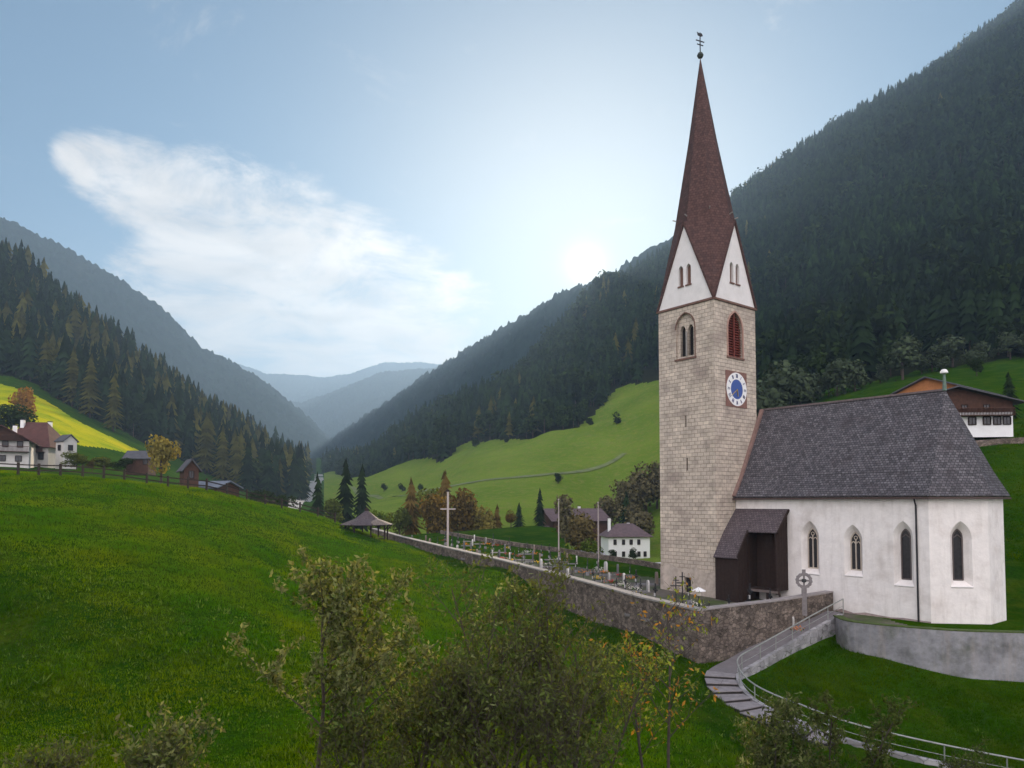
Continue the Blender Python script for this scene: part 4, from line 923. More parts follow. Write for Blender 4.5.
ret = rm.build('retaining_wall', mat('grey_concrete', (.24, .24, .255), var=.35, vscale=1.1, bump=.7, bscale=3, col2=(.11, .115, .10), c2scale=.7, c2lo=.48, c2hi=.7, streak=.5)); tag(ret, 'grey concrete and stone retaining wall curving below the white apse', 'retaining wall'); rcap.build('cap', mat('mossy_cap', (.06, .09, .02), var=.4, vscale=4), ret)
# ------------------------------------------------------------------ stair path, kerbs, rail
PATHM = mat('grey_path_stone', (.17, .155, .16), var=.2, vscale=1.5, bump=.3, bscale=8)
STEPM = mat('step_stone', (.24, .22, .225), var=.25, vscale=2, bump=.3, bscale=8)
def frame_at(pts, i):
    d = pts[min(i + 1, len(pts) - 1)] - pts[max(i - 1, 0)]; d.z = 0; d.normalize(); return d, Vector((-d.y, d.x, 0))
rb = MB(); iC = 4 * 14
for i in range(0, iC + 3):
    d0, n0 = frame_at(PATHS, i); d1_, n1 = frame_at(PATHS, i + 1); w2 = .85
    rb.poly([PATHS[i] - n0 * w2, PATHS[i] + n0 * w2, PATHS[i + 1] + n1 * w2, PATHS[i + 1] - n1 * w2][::-1])
tag(rb.build('footpath', PATHM), kind='structure')
st = thing('stone_stairs', 'curving flight of grey stone steps below the corner of the churchyard wall', 'steps', tuple(PATHS[iC] - Vector((0, 0, .5))))
cum = [0]
for a, b in zip(PATHS[:-1], PATHS[1:]): cum.append(cum[-1] + (b - a).xy.length)
def pos_at(sv):
    i = min(max(int(np.searchsorted(cum, sv)) - 1, 0), len(cum) - 2); t = (sv - cum[i]) / (cum[i + 1] - cum[i]); d, n = frame_at(PATHS, i); return PATHS[i].lerp(PATHS[i + 1], t), d, n
s0 = cum[iC + 1]; s1 = cum[10 * 14 + 8]; nst = 9; tr_ = (s1 - s0) / nst
for k in range(nst):
    pa_, da, na = pos_at(s0 + k * tr_); pb_, db, nb = pos_at(s0 + (k + 1) * tr_ + .03)
    top = pb_.z + .06 + (pa_.z - pb_.z) * .9; w2 = .88
    q = [pa_ - na * w2, pa_ + na * w2, pb_ + nb * w2, pb_ - nb * w2]; q = [Vector((v.x, v.y, top)) for v in q][::-1]
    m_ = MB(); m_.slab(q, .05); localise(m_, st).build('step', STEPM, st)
    m_ = MB(); q2 = [Vector((v.x, v.y, top - .052)) for v in [pa_ - na * .84, pa_ + na * .84, pb_ + nb * .84 - db * .07, pb_ - nb * .84 - db * .07]][::-1]; m_.slab(q2, .3); localise(m_, st).build('riser', mat('shadowed_riser_stone', (.045, .04, .038), var=.2), st)  # shadow on the riser fronts is put into this dark colour
# kerb wall on the valley side: path runs downhill, left normal points to the right of the picture
kb = MB(); kp = []
for i in range(2, len(PATHS) - 14, 3):
    d, n = frame_at(PATHS, i); sgn = 1; kp.append(PATHS[i] + n * sgn * .92 + Vector((0, 0, .16 if i > iC else .05)))
wallmesh(kb, kp, .28, 1, None, drop=.25); ko = kb.build('path_side_wall', RUBBLE2); tag(ko, 'low grey stone wall edging the curved footpath on its downhill side', 'wall')
hr = thing('handrail', 'weathered metal handrail following the footpath and steps down the slope', 'handrail', tuple(PATHS[iC]))
rp = []
for i in range(0, len(PATHS), 4):
    d, n = frame_at(PATHS, i); rp.append(PATHS[i] + n * 1.02 + Vector((0, 0, 1.0)))
RAILM = mat('weathered_rail', (.30, .31, .29), var=.25, vscale=3, rough=.5, metal=.3)
m_ = MB(); m_.tube(rp, .045, 7); localise(m_, hr).build('top_rail', RAILM, hr)
m_ = MB(); m_.tube([p - Vector((0, 0, .5)) for p in rp], .016, 5); localise(m_, hr).build('lower_rail', RAILM, hr)
cs = 0
for i in range(0, len(rp)):
    if i and (rp[i] - last).length < 1.9: continue
    last = rp[i]; m_ = MB(); m_.tube([rp[i] - Vector((0, 0, 1.5)), rp[i]], .032, 6); localise(m_, hr).build('rail_post', RAILM, hr)
# wheel cross on the wall beside the gate
gp = P(803, 590, 52.6)
wc = thing('wheel_cross', 'round wheel-headed stone cross on a post rising above the churchyard wall', 'stone cross', (gp.x, gp.y - .2, gp.z - 1.8), R(-15))
WCM = mat('grey_carved_stone', (.20, .18, .18), var=.25, vscale=4)
m_ = MB(); m_.box(-.17, .17, -.09, .09, 0, 2.0); m_.build('post', WCM, wc)
m_ = MB(); ring_n = 28
for k in range(ring_n):
    a0, a1 = 6.2832 * k / ring_n, 6.2832 * (k + 1) / ring_n
    ro0 = .55 * (1 + .05 * (k % 2)); 
    for (r0_, r1_) in ((.36, ro0),):
        q = [(r0_ * math.cos(a0), -.08, 2.5 + r0_ * math.sin(a0)), (r1_ * math.cos(a0), -.08, 2.5 + r1_ * math.sin(a0)), (r1_ * math.cos(a1), -.08, 2.5 + r1_ * math.sin(a1)), (r0_ * math.cos(a1), -.08, 2.5 + r0_ * math.sin(a1))]
        m_.slab(q[::1], .16)
m_.build('wheel_head', WCM, wc)
m_ = MB(); m_.bar((-.4, 0, 2.5), (.4, 0, 2.5), .12).bar((0, 0, 1.95), (0, 0, 2.9), .12); m_.build('cross_arms', WCM, wc)
MB().lathe([(0, .15), (.16, .1), (.18, 0), (.16, -.1), (0, -.15)], (0, 0, 2.5), 10).build('hub', mat('dark_hub', (.05, .05, .05)), wc)
MB().box(-.12, .12, -.07, .07, 3.05, 3.3).build('crest', WCM, wc)
# ------------------------------------------------------------------ graves
def grave_cross(kind):
    t = thing('grave_cross', 'x', 'grave cross'); h = [1.35, 1.6, 1.15][kind]
    MB().box(-.22, .22, -.14, .14, -.1, .28).build('base', mat('grave_granite', (.22, .21, .22), var=.3, vscale=4), t)
    m_ = MB(); m_.bar((0, 0, .28), (0, 0, h), .06); m_.bar((-.3, 0, h * .72), (.3, 0, h * .72), .055)
    if kind != 2:
        for k in range(14):
            a0, a1 = 6.283 * k / 14, 6.283 * (k + 1) / 14; m_.bar((.19 * math.cos(a0), 0, h * .72 + .19 * math.sin(a0)), (.19 * math.cos(a1), 0, h * .72 + .19 * math.sin(a1)), .03)
    for x, z in ((-.3, h * .72), (.3, h * .72), (0, h)): m_.box(x - .06, x + .06, -.03, .03, z - .06, z + .06)
    m_.build('iron_cross', IRON, t)
    MB().box(-.12, .12, -.06, -.04, h * .4, h * .55).build('name_plate', mat('plate_white', (.6, .58, .55)), t)
    return t
def headstone(kind):
    t = thing('headstone', 'x', 'headstone'); c = [(.42, .40, .38), (.12, .115, .12), (.55, .53, .50), (.2, .15, .12)][kind]
    m = mat('headstone_%s' % ['pale', 'dark', 'marble', 'brown'][kind], c, var=.2, vscale=4, rough=.6)
    w_ = .34; pts = [(-w_, 0), (w_, 0)] + [(w_ * math.cos(a), .75 + .25 * math.sin(a)) for a in [math.pi * k / 8 for k in range(9)]]
    m_ = MB(); m_.slab([(p[0], -.08, p[1]) for p in pts], .16); m_.build('slab', m, t)
    MB().box(-.5, .5, -1.7, .15, -.12, .06).build('kerb', mat('grave_kerb', (.16, .15, .15), var=.2, vscale=4), t)
    return t
def copytree(o, loc, rz, sc_=1):
    n = o.copy(); COL.objects.link(n); n.location = loc; n.rotation_euler = (0, 0, rz); n.scale = (sc_,) * 3
    for c in o.children: q = c.copy(); COL.objects.link(q); q.parent = n
    return n
protos = [grave_cross(0), grave_cross(1), grave_cross(2), headstone(0), headstone(1), headstone(2), headstone(3)]; first = [True] * 7
GL = ['black iron grave cross with ring among the churchyard graves', 'tall black iron grave cross with ring among the churchyard graves', 'small plain iron grave cross among the churchyard graves', 'pale round-topped headstone among the churchyard graves',
      'dark granite headstone among the churchyard graves', 'white marble headstone among the churchyard graves', 'brown stone headstone among the churchyard graves']
def place_grave(k, p, rz, sc_=1, label=None):
    z = H(p.x, p.y)
    if first[k]: o = protos[k]; first[k] = False; o.location = (p.x, p.y, z); o.rotation_euler = (0, 0, rz)
    else: o = copytree(protos[k], (p.x, p.y, z), rz, sc_)
    tag(o, label or GL[k], group='graves in the churchyard'); return o
FLOW = {n: mat('flowers_' + n, c, island=.4, trans=.2) for n, c in (('orange', (.75, .24, .02)), ('yellow', (.75, .48, .02)), ('white', (.7, .68, .66)), ('red', (.45, .04, .04)), ('green', (.06, .13, .03)))}
def leafcloud(n, cen, rad, size, seed):
    r_ = np.random.default_rng(seed); c = np.array(cen) + r_.normal(0, 1, (n, 3)) * np.array(rad); u = r_.normal(size=(n, 3)); u /= np.linalg.norm(u, axis=1)[:, None]; v = np.cross(u, r_.normal(size=(n, 3))); v /= np.linalg.norm(v, axis=1)[:, None]
    s = size * r_.uniform(.6, 1.3, (n, 1)); V = np.stack([c - u * s, c - v * s * .5, c + u * s, c + v * s * .5], 1).reshape(-1, 3); return V, np.arange(4 * n).reshape(-1, 4)
def flowers(p, col, rad=.3, label=None, cat='flowers'):
    V1, F1 = leafcloud(60, (0, 0, .18), (rad, rad, .08), .07, rnd.randrange(9999)); V2, F2 = leafcloud(60, (0, 0, .1), (rad, rad, .07), .08, rnd.randrange(9999))
    me = npmesh('grave_flowers', np.concatenate([V1, V2]), np.concatenate([F1, F2 + len(V1)]), (FLOW[col], FLOW['green']), [0] * len(F1) + [1] * len(F2))
    o = link('grave_flowers', me, None, (p.x, p.y, H(p.x, p.y))); tag(o, label or col + ' flowers planted on a grave in the churchyard', cat, 'flowers on the graves'); return o
wpts = resample(WALL_L, 1.0); gcount = 0
for row, off in enumerate((1.6, 4.2, 6.9, 9.8)):
    sacc = 0
    for i in range(2, len(wpts) - 1):
        a = wpts[i]; d = (wpts[i + 1] - wpts[i - 1]); d.z = 0; d.normalize(); n = Vector((d.y, -d.x, 0)); p = a + n * off
        if i % 2 == (row % 2) or i > 62 or rnd.random() < .12: continue
        # keep clear of the tower
        tt = (p - NC).dot(A); s_ = (p - NC).dot(B)
        if -7 < tt < 2.9 and s_ > -1.4 and s_ < 7: continue
        if gcount > 120: break
        k = rnd.choices(range(7), [7, 6, 4, 2, 4, 1, 2])[0]
        place_grave(k, p + Vector((rnd.uniform(-.2, .2), rnd.uniform(-.2, .2), 0)), math.atan2(B.y, B.x) - math.pi / 2 + rnd.uniform(-.15, .15) - .6, rnd.uniform(.85, 1.2)); gcount += 1
        if rnd.random() < .4: flowers(p + Vector((rnd.uniform(-.4, .4), -.8, 0)), rnd.choice(['orange', 'yellow', 'white', 'red', 'white']))
print('graves', gcount)
o = flowers(P(621, 590, 61.5), 'yellow', .75, 'large bed of yellow flowers behind the churchyard wall'); o = flowers(P(584, 577, 74), 'orange', .6, 'bright orange flower bed among the graves left of the tower')
# two tall crosses and a lantern close to the tower foot
for px, h_, lab in ((676, 2.6, 'tall dark iron cross standing left before the tower foot'), (682.5, 2.9, 'tallest dark iron cross standing before the tower foot')):
    p = P(px, 600, 55); t = thing('grave_cross', lab, 'grave cross', (p.x, p.y, H(p.x, p.y)), R(-10), 'graves in the churchyard')
    MB().box(-.25, .25, -.15, .15, -.1, .35).build('base', MATS['grave_granite'], t); MB().bar((0, 0, .35), (0, 0, h_), .09).bar((-.42, 0, h_ * .72), (.42, 0, h_ * .72), .08).bar((-.22, 0, h_ * .88), (.22, 0, h_ * .88), .06).build('iron_cross', IRON, t)
p = P(699, 603, 52); ln = thing('shaded_grave_lantern', 'small lantern with a white cone shade beside the tower foot', 'lantern', (p.x, p.y, H(p.x, p.y)))
MB().tube([(0, 0, 0), (0, 0, 1.9)], .05, 8).build('post', IRON, ln); MB().lathe([(0, .28), (.12, .22), (.48, .02), (.5, 0), (0, .0)], (0, 0, 1.9), 16).build('shade', WHITEP, ln)
MB().lathe([(.14, 0), (.16, -.3), (.1, -.36), (0, -.36)], (0, 0, 1.9), 10).build('lamp_glass', mat('cream_glass', (.65, .6, .5), rough=.3), ln)
# ------------------------------------------------------------------ poles and field cross
POLE = mat('pale_pole', (.42, .36, .34), var=.15, vscale=1)
for px, D, pyt, lab in ((558.5, 80, 500, 'left of the two tall bare flagpoles behind the graves'), (598, 78, 503, 'right of the two tall bare flagpoles behind the graves')):
    b = at(px, D); top = P(px, pyt, D).z; t = thing('flagpole', lab, 'flagpole', tuple(b), 0, 'flagpoles in the churchyard')
    MB().tube([(0, 0, -.2), (0, 0, (top - b.z) * .6), (0, 0, top - b.z)], [.075, .065, .045], 10).build('pole', POLE, t); MB().lathe([(0, .16), (.09, .08), (.09, 0), (0, -.05)], (0, 0, top - b.z), 10).build('knob', POLE, t)
    MB().tube([(.1, 0, 1.0), (.07, 0, top - b.z - .1)], .01, 4).build('halyard', POLE, t)
b = at(448, 95); top = P(448, 491, 95).z; t = thing('field_cross', 'tall pale wooden cross standing on the wall line before brown trees', 'wooden cross', tuple(b))
MB().box(-.13, .13, -.10, .10, -.3, top - b.z).build('upright', POLE, t); zz_ = P(448, 509, 95).z - b.z; MB().box(-1.0, 1.0, -.07, .07, zz_ - .08, zz_ + .08).build('crossbeam', POLE, t)
MB().slab([(-.5, -.15, top - b.z - .1), (.5, -.15, top - b.z - .1), (0, -.15, top - b.z + .25)], .1).build('little_roof', WOOD, t)
# ------------------------------------------------------------------ houses
def house(name, label, cat, loc, rz, L, W, h, pitch, over, wallm, roofm, wins=(), balc=(), chim=(), hip=0, gwood=None, upper=None, wcol=None, group=None):
    t = thing(name, label, cat, tuple(loc), rz, group); rise = math.tan(R(pitch)) * W / 2; x0, x1, y0, y1 = -L / 2, L / 2, -W / 2, W / 2
    m_ = MB(); hb = -1.5
    for a, b in (((x0, y0), (x1, y0)), ((x1, y0), (x1, y1)), ((x1, y1), (x0, y1)), ((x0, y1), (x0, y0))): m_.poly([(*a, hb), (*b, hb), (*b, h), (*a, h)])
    if not hip and not gwood: m_.poly([(x1, y0, h), (x1, y1, h), (x1, 0, h + rise)]); m_.poly([(x0, y1, h), (x0, y0, h), (x0, 0, h + rise)])
    m_.build('wall', wallm, t)
    if gwood:
        for xs_, sg in ((x1, 1), (x0, -1)):
            g = MB(); z0 = upper if upper else h
            e = .05 * sg; q = [(xs_ + e, y0, z0), (xs_ + e, y1, z0), (xs_ + e, y1, h), (xs_ + e, 0, h + rise), (xs_ + e, y0, h)]
            g.slab(q if sg > 0 else q[::-1], .05); g.build('timber_gable', gwood, t)
    rfm = MB(); o_ = over; ez = h - math.tan(R(pitch)) * o_; rx0, rx1 = (x0 - o_, x1 + o_); hx = hip
    ra, rb_ = Vector((rx0 + (hx if hip else 0), 0, h + rise)), Vector((rx1 - (hx if hip else 0), 0, h + rise))
    c = [Vector((rx0, y0 - o_, ez)), Vector((rx1, y0 - o_, ez)), Vector((rx1, y1 + o_, ez)), Vector((rx0, y1 + o_, ez))]; up = Vector((0, 0, .2))
    rfm.slab([c[0] + up, c[1] + up, rb_ + up, ra + up], .18); rfm.slab([c[2] + up, c[3] + up, ra + up, rb_ + up], .18)
    if hip: rfm.slab([c[1] + up, c[2] + up, rb_ + up], .18); rfm.slab([c[3] + up, c[0] + up, ra + up], .18)
    ro = rfm.build('roof', roofm, t)
    for cx_, cy_2, ch_ in chim:
        MB().box(cx_ - .35, cx_ + .35, cy_2 - .35, cy_2 + .35, h, h + rise + ch_).build('chimney', WHITEP, ro); MB().box(cx_ - .45, cx_ + .45, cy_2 - .45, cy_2 + .45, h + rise + ch_ + .1, h + rise + ch_ + .2).build('chimney_cap', IRON, ro)
    fd = {'S': (Vector((0, y0, 0)), Vector((1, 0, 0)), Vector((0, -1, 0))), 'E': (Vector((x1, 0, 0)), Vector((0, 1, 0)), Vector((1, 0, 0))), 'W': (Vector((x0, 0, 0)), Vector((0, -1, 0)), Vector((-1, 0, 0)))}
    for f_, u, z, w_, hh in wins:
        O, U, Nn = fd[f_]; c = O + U * u; 
        m_ = MB(); e = Nn * .09
        cor_ = [(u - w_ / 2, z), (u + w_ / 2, z), (u + w_ / 2, z + hh), (u - w_ / 2, z + hh)]
        for i in range(4):
            p, q = cor_[i], cor_[(i + 1) % 4]; m_.bar(O + U * p[0] + Vector((0, 0, p[1])) + e, O + U * q[0] + Vector((0, 0, q[1])) + e, .12, .12)
        m_.bar(O + U * u + Vector((0, 0, z)) + e, O + U * u + Vector((0, 0, z + hh)) + e, .06)
        wo_ = m_.build('window', wcol or WOOD, t); pn = MB(); pn.slab([O + U * p[0] + Vector((0, 0, p[1])) + Nn * .07 for p in cor_], .03); pn.build('pane', GLASS, wo_)
    for f_, u0, u1, z in balc:
        O, U, Nn = fd[f_]; m_ = MB(); a = O + U * u0 + Vector((0, 0, z)); b = O + U * u1 + Vector((0, 0, z)); dN_ = Nn * 1.2
        m_.slab([a, a + dN_, b + dN_, b][::-1] if False else [b, a, a + dN_, b + dN_], .12) ; n = max(3, int((u1 - u0) / .2))
        for k in range(n + 1): q = a + dN_ + (b - a) * k / n; m_.bar(q, q + Vector((0, 0, .95)), .185, .03)
        m_.bar(a + dN_ + Vector((0, 0, 1)), b + dN_ + Vector((0, 0, 1)), .1); m_.build('balcony', MATS.get('brown_timber') or WOOD, t)
        fl = MB(); 
    return t
TIMB = mat('brown_timber', (.07, .035, .024), var=.3, vscale=2); ORWOOD = mat('orange_timber', (.42, .17, .06), var=.2, vscale=1.5, rough=.8)
TILE = mat('red_brown_roof', (.085, .036, .030), var=.25, vscale=1, bump=.4, bscale=4); SLATE = mat('dark_slate_roof', (.075, .075, .085), var=.25, vscale=1, bump=.3, bscale=4)
PURP = mat('purple_brown_roof', (.12, .085, .09), var=.25, vscale=1, bump=.3, bscale=4); HOUSEW = mat('house_white', (.80, .80, .80), var=.05, vscale=1)
def base(px, py, D): p = P(px, py, D); return Vector((p.x, D, p.z))
# farm on the left hillside
FARMW=mat('farm_limewash', (.56, .54, .52), var=.1, vscale=1)
house('farmhouse', 'white farmhouse with brown balconies at the left edge above the fence', 'house', base(1, 463, 140) - Vector((.47, -.883, 0)) * 6, R(-62), 12, 9, 4.6, 30, 1.0, FARMW, TILE,
      [('E', -2.4, .4, 1, 1.1), ('E', 0.2, .4, 1, 1.1), ('E', 2.8, .4, 1, 1.1), ('E', -2, 3.2, .9, 1.1), ('E', .6, 3.2, .9, 1.1), ('E', 3.0, 3.2, .9, 1.1)], [('E', -4.6, 4.6, 2.3), ('E', -3.6, 3.6, 4.5)], [(1, 1.5, .6)], gwood=TIMB, upper=4.4)
house('guesthouse', 'white guesthouse with a big red brown hipped roof left of the yellow field', 'house', base(36, 462, 158), R(6), 10, 10, 3.4, 46, .7, FARMW, TILE,
      [('S', -3.2, .3, 1.0, 1.5), ('S', -1.1, .3, 1.4, 1.2), ('S', 1.4, .3, 1.6, 1.2), ('S', 3.6, .3, 1, 1.5), ('S', -3, 2.5, .9, 1.0), ('S', -.6, 2.5, .9, 1.0), ('S', 2, 2.5, .9, 1.0)], [('S', -4.4, 4.4, 1.9)], [(-2.4, -1, .5), (2.2, 1, .3)], hip=3.6)
house('annex_house', 'small white annex with slate roof beside the red brown roof', 'house', base(66, 462, 152), R(-30), 3.0, 2.7, 4.4, 42, .35, FARMW, SLATE, [('S', 0, 2.4, .9, 1.1), ('E', 0, 2.4, .9, 1.1)])
house('dark_shed', 'dark roofed shed half hidden left of the golden tree', 'shed', base(141, 467, 134), R(5), 4, 3.6, 1.6, 35, .5, TIMB, SLATE, [('S', 1.5, .4, .8, .9)])
house('garden_hut', 'tiny dark hut with steep gable roof beside the golden tree', 'hut', base(189, 481, 112), R(-55), 3.4, 2.1, 1.9, 52, .5, TIMB, SLATE, [('E', 0, .4, .7, 1.1)], gwood=TIMB)
house('long_shed', 'long low grey shed roof behind the fence right of the tiny hut', 'shed', base(212, 494, 116), R(-24), 7, 4.5, 1.0, 22, .5, TIMB, mat('grey_sheet_roof', (.16, .18, .22), var=.15), [('S', -1, .2, .8, .5)])
# village below
house('white_village_house', 'white two storey village house with purple brown hipped roof left of tower', 'house', base(625, 559, 198), R(6), 11.3, 9, 6.6, 33, .8, HOUSEW, PURP,
      [('S', x, z, .75, 1.3) for z in (1.0, 4.2) for x in (-3.9, -1.6, .5, 2.6)] + [('S', 4.3, 1.0, .7, 1.3)], [], [(-4.6, -1, 1.6), (1.5, 2, .3)], hip=4.2)
house('large_farmhouse', 'large dark timber farmhouse with brown roof behind the white village house', 'house', base(572, 556, 226), R(20), 18, 13, 11.5, 26, 1.2, TIMB, PURP,
      [('S', x, z, 1, 1.2) for z in (3, 6) for x in (-5, -2, 1, 4)] + [('E', y, 6, 1, 1.2) for y in (-3, 0, 3)], [('E', -5, 5, 5.2)], [(3, 1, .8)])
house('hillside_barn', 'weathered timber barn left of the large dark farmhouse', 'barn', base(541, 553, 222), R(-35), 8, 7, 5.5, 38, .8, TIMB, PURP, [('S', 0, 2, .9, 1.2)])
house('white_mortuary', 'low white outbuilding with pale roof beside the foot of the tower', 'outbuilding', base(652, 590, 92), R(28), 5.0, 3.6, 2.3, 28, .3, HOUSEW, mat('pale_metal_roof', (.42, .41, .42), var=.1), [('S', -1, .8, .7, .9)])
house('low_outbuilding', 'low outbuilding with pale flat roof below the right flagpole', 'outbuilding', base(585, 566, 118), R(12), 5, 4, 1.8, 14, .4, HOUSEW, MATS['pale_metal_roof'], [('S', 0, .5, .8, .8)])
# farm on the right
fr_ = base(957, 428, 108)
fr_ = base(956, 427, 104) + Vector((.105, .995, 0)) * 7; br_ = base(928, 424, 112) + Vector((.8, .6, 0)) * 7
house('hillside_farmhouse', 'white farmhouse with brown timber gable above the apse roof on the right', 'house', fr_, R(-96), 14, 15.5, 3.6, 15, 1.3, HOUSEW, SLATE,
      [('E', y, .3, 1.0, 1.1) for y in (2.2, 4.2, 5.6, 6.9)] + [('E', y, 2.5, .8, .7) for y in (-2, 1.2, 4.2)], [('E', -7, 7.4, 1.6)], [], gwood=TIMB, upper=2.1)
house('timber_farm_barn', 'orange timber barn gable with slate roof behind the white hillside farmhouse', 'barn', br_, R(-143), 14, 10, 5.2, 22, .9, ORWOOD, SLATE, [], [], [], gwood=ORWOOD, upper=4.0)
p1, p2 = at(955, 104), at(1060, 100); m_ = MB(); wallmesh(m_, resample([p1 + Vector((0, 0, 1.3)), p2 + Vector((0, 0, 1.3))], 3), .5, 1); tag(m_.build('farm_retaining_wall', RUBBLE), 'dark stone wall below the white farmhouse on the right hillside', 'wall')
# gazebo
gz_ = at(367, 99); zz0 = P(367, 524, 99).z; gt = thing('pavilion', 'octagonal wooden pavilion with grey shingle roof behind the meadow crest', 'pavilion', (gz_.x, gz_.y, zz0 - 2.4))
m_ = MB()
for k in range(8):
    a0, a1 = R(45 * k + 22.5), R(45 * k + 67.5); e0, e1 = Vector((3.7 * math.cos(a0), 3.7 * math.sin(a0), 2.35)), Vector((3.7 * math.cos(a1), 3.7 * math.sin(a1), 2.35)); m0_, m1_ = e0 * .45 + Vector((0, 0, 2.05)), e1 * .45 + Vector((0, 0, 2.05))
    m_.slab([e0, e1, m1_, m0_], .1); m_.slab([m0_, m1_, Vector((0, 0, 4.35))], .1)
po = m_.build('roof', RF2, gt); MB().lathe([(.3, 0), (.25, .3), (0, .5)], (0, 0, 4.2), 8).build('finial', WOOD, po)
for k in range(8):
    a0 = R(45 * k + 22.5); m_ = MB(); q = Vector((2.9 * math.cos(a0), 2.9 * math.sin(a0), 0)); m_.bar(q - Vector((0, 0, .8)), q + Vector((0, 0, 2.5)), .18); m_.bar(q + Vector((0, 0, 1.6)), q * 1.25 + Vector((0, 0, 2.4)), .12); m_.build('post', WOOD, gt)
MB().bar((-2.6, -1.1, .5), (2.6, -1.1, .5), .5, .08).build('bench', WOOD, gt)
# ------------------------------------------------------------------ fence along the crest
fkx = [-60, 0, 50, 100, 150, 200, 250, 300, 345]; fkD = [76, 77, 78, 79, 82, 85.5, 92, 99, 104]
FP = []; px = -50.0
while px < 340: 
    D = float(np.interp(px, fkx, fkD)); FP.append(at(px, D)); px += 2.35 / D * F * rnd.uniform(.92, 1.08)
ft = thing('paddock_fence', 'brown post and rail fence running along the crest of the left meadow', 'fence', tuple(FP[0]))
FEN = mat('fence_wood', (.03, .022, .018), var=.3, vscale=2)
for p in FP: m_ = MB(); q = p + Vector((rnd.uniform(-.03, .03), 0, 1.25 * rnd.uniform(.93, 1.06))); m_.bar(p - Vector((0, 0, .3)), q + Vector((0, 0, .15)), .2, .2); localise(m_, ft).build('post', FEN, ft)
for z in (.55, 1.12):
    for a, b in zip(FP[:-1], FP[1:]): m_ = MB(); m_.bar(a + Vector((0, -.1, z)), b + Vector((0, -.1, z)), .05, .13); localise(m_, ft).build('rail', FEN, ft)
# second fence: dark line inside, far side of the churchyard
m_ = MB(); q_ = [at(440, 118), at(480, 106), at(520, 98), at(560, 92), at(600, 86), at(640, 80), at(659, 77)]; wallmesh(m_, resample([p + Vector((0, 0, .55)) for p in q_], 4), .4, 1); tag(m_.build('far_churchyard_wall', RUBBLE), 'dark stone wall closing the far side of the graves', 'wall')
# valley road
def ribbon(name, pts, wd, m, lift=.12):
    pts = smooth_line([at(a, D) for a, D in pts], 10); mb_ = MB()
    rows = []
    for i in range(len(pts)):
        d, n = frame_at(pts, i); row = []
        for k in range(5): q = pts[i] + n * wd * (k / 4 - .5); q.z = H(q.x, q.y) + lift; row.append(q)
        rows.append(row)
    for a, b in zip(rows[:-1], rows[1:]):
        for k in range(4): mb_.poly([a[k], b[k], b[k + 1], a[k + 1]])
    return tag(mb_.build(name, m), kind='structure')
ribbon('road', [(289, 228), (290, 260), (296, 320), (306, 400), (315, 480), (319, 560), (318, 700)], 7.5, mat('pale_asphalt', (.30, .30, .30), var=.1), .25)
ribbon('farm_track', [(352, 480), (380, 415), (430, 345), (480, 322), (530, 315), (580, 325), (625, 345)], 3.2, mat('track_gravel', (.13, .16, .06), var=.3, vscale=.2), .3)
# ------------------------------------------------------------------ mid-distance trees
def conifer_tree(px, D, py_top, label, m=SPRUCE, rad=.17, name='spruce_tree', cat='spruce', group=None, pyb=None, droop=.5):
    b = at(px, D); 
    if pyb is not None: b.z = P(px, pyb, D).z
    h = P(px, py_top, D).z - b.z; t = thing(name, label, cat, tuple(b), rnd.uniform(0, 6), group); sd = rnd.randrange(99999)
    v, f = conifer_geo(sd, 15, 11, rad=rad, base=.06, droop=droop); o = link('crown', npmesh('crown', v * h, f, (m,)), t)
    tv, tf = trunk_geo(.9, .012, 7); link('trunk', npmesh('trunk', tv * h, tf, (BARK,)), t); return t
def round_tree(px, D, py_top, label, m, wid=1.0, name='deciduous_tree', cat='tree', group=None, n=1500, size=.032, pyb=None):
    bush = name == 'bush' or 'forest edge' in label
    b = at(px, D)
    if pyb is not None: b.z = P(px, pyb, D).z
    h = P(px, py_top, D).z - b.z; t = thing(name, label, cat, tuple(b), rnd.uniform(0, 6), group); sd = rnd.randrange(99999)
    v, f = round_geo(sd, n, size, low=.2 if bush else .36, top=.75 if bush else .8); v = v * np.array([wid * h, wid * h, h]); link('crown', npmesh('crown', v, f, (m,)), t)
    m_ = MB(); m_.tube([(0, 0, -.3), (0, 0, h * .3), (.03 * h, 0, h * .62)], [.028 * h, .02 * h, .008 * h], 7); 
    for k in range(5): a = k * 1.3; m_.tube([(0, 0, h * (.25 + .06 * k)), (.17 * h * math.cos(a), .17 * h * math.sin(a), h * (.45 + .07 * k))], [.012 * h, .004 * h], 5)
    m_.build('trunk', BARK, t); return t
RUST = mat('rust_brown_foliage', (.12, .082, .022), island=.45, trans=.3, spec=0); OLIVE = mat('olive_foliage', (.08, .10, .02), island=.45, trans=.3, spec=0); GOLDF = mat('golden_foliage', (.20, .17, .035), island=.35, trans=.35)
ORANGE = mat('orange_foliage', (.25, .13, .03), island=.3, trans=.3); MAUVE = mat('bare_mauve_twigs', (.12, .105, .055), island=.45, trans=.2, spec=0); GREENF = mat('fresh_green_foliage', (.08, .12, .015), island=.45, trans=.3, spec=0)
g1 = 'dark spruces behind the pavilion'
conifer_tree(318, 150, 471, 'slim dark spruce left of the pavilion beside the valley road', group=g1); conifer_tree(346, 150, 457, 'tall dark spruce directly behind the pavilion roof', group=g1, rad=.2); conifer_tree(362, 156, 463, 'dark spruce just right of the tallest one behind the pavilion', group=g1, rad=.19)
round_tree(333, 140, 492, 'olive bush between the slim spruce and the pavilion', OLIVE, .9, 'bush', 'bush'); round_tree(378, 135, 507, 'low green bush right of the dark spruces behind the pavilion', GREENF, 1.2, 'bush', 'bush')
g2 = 'rust brown trees behind the wall'
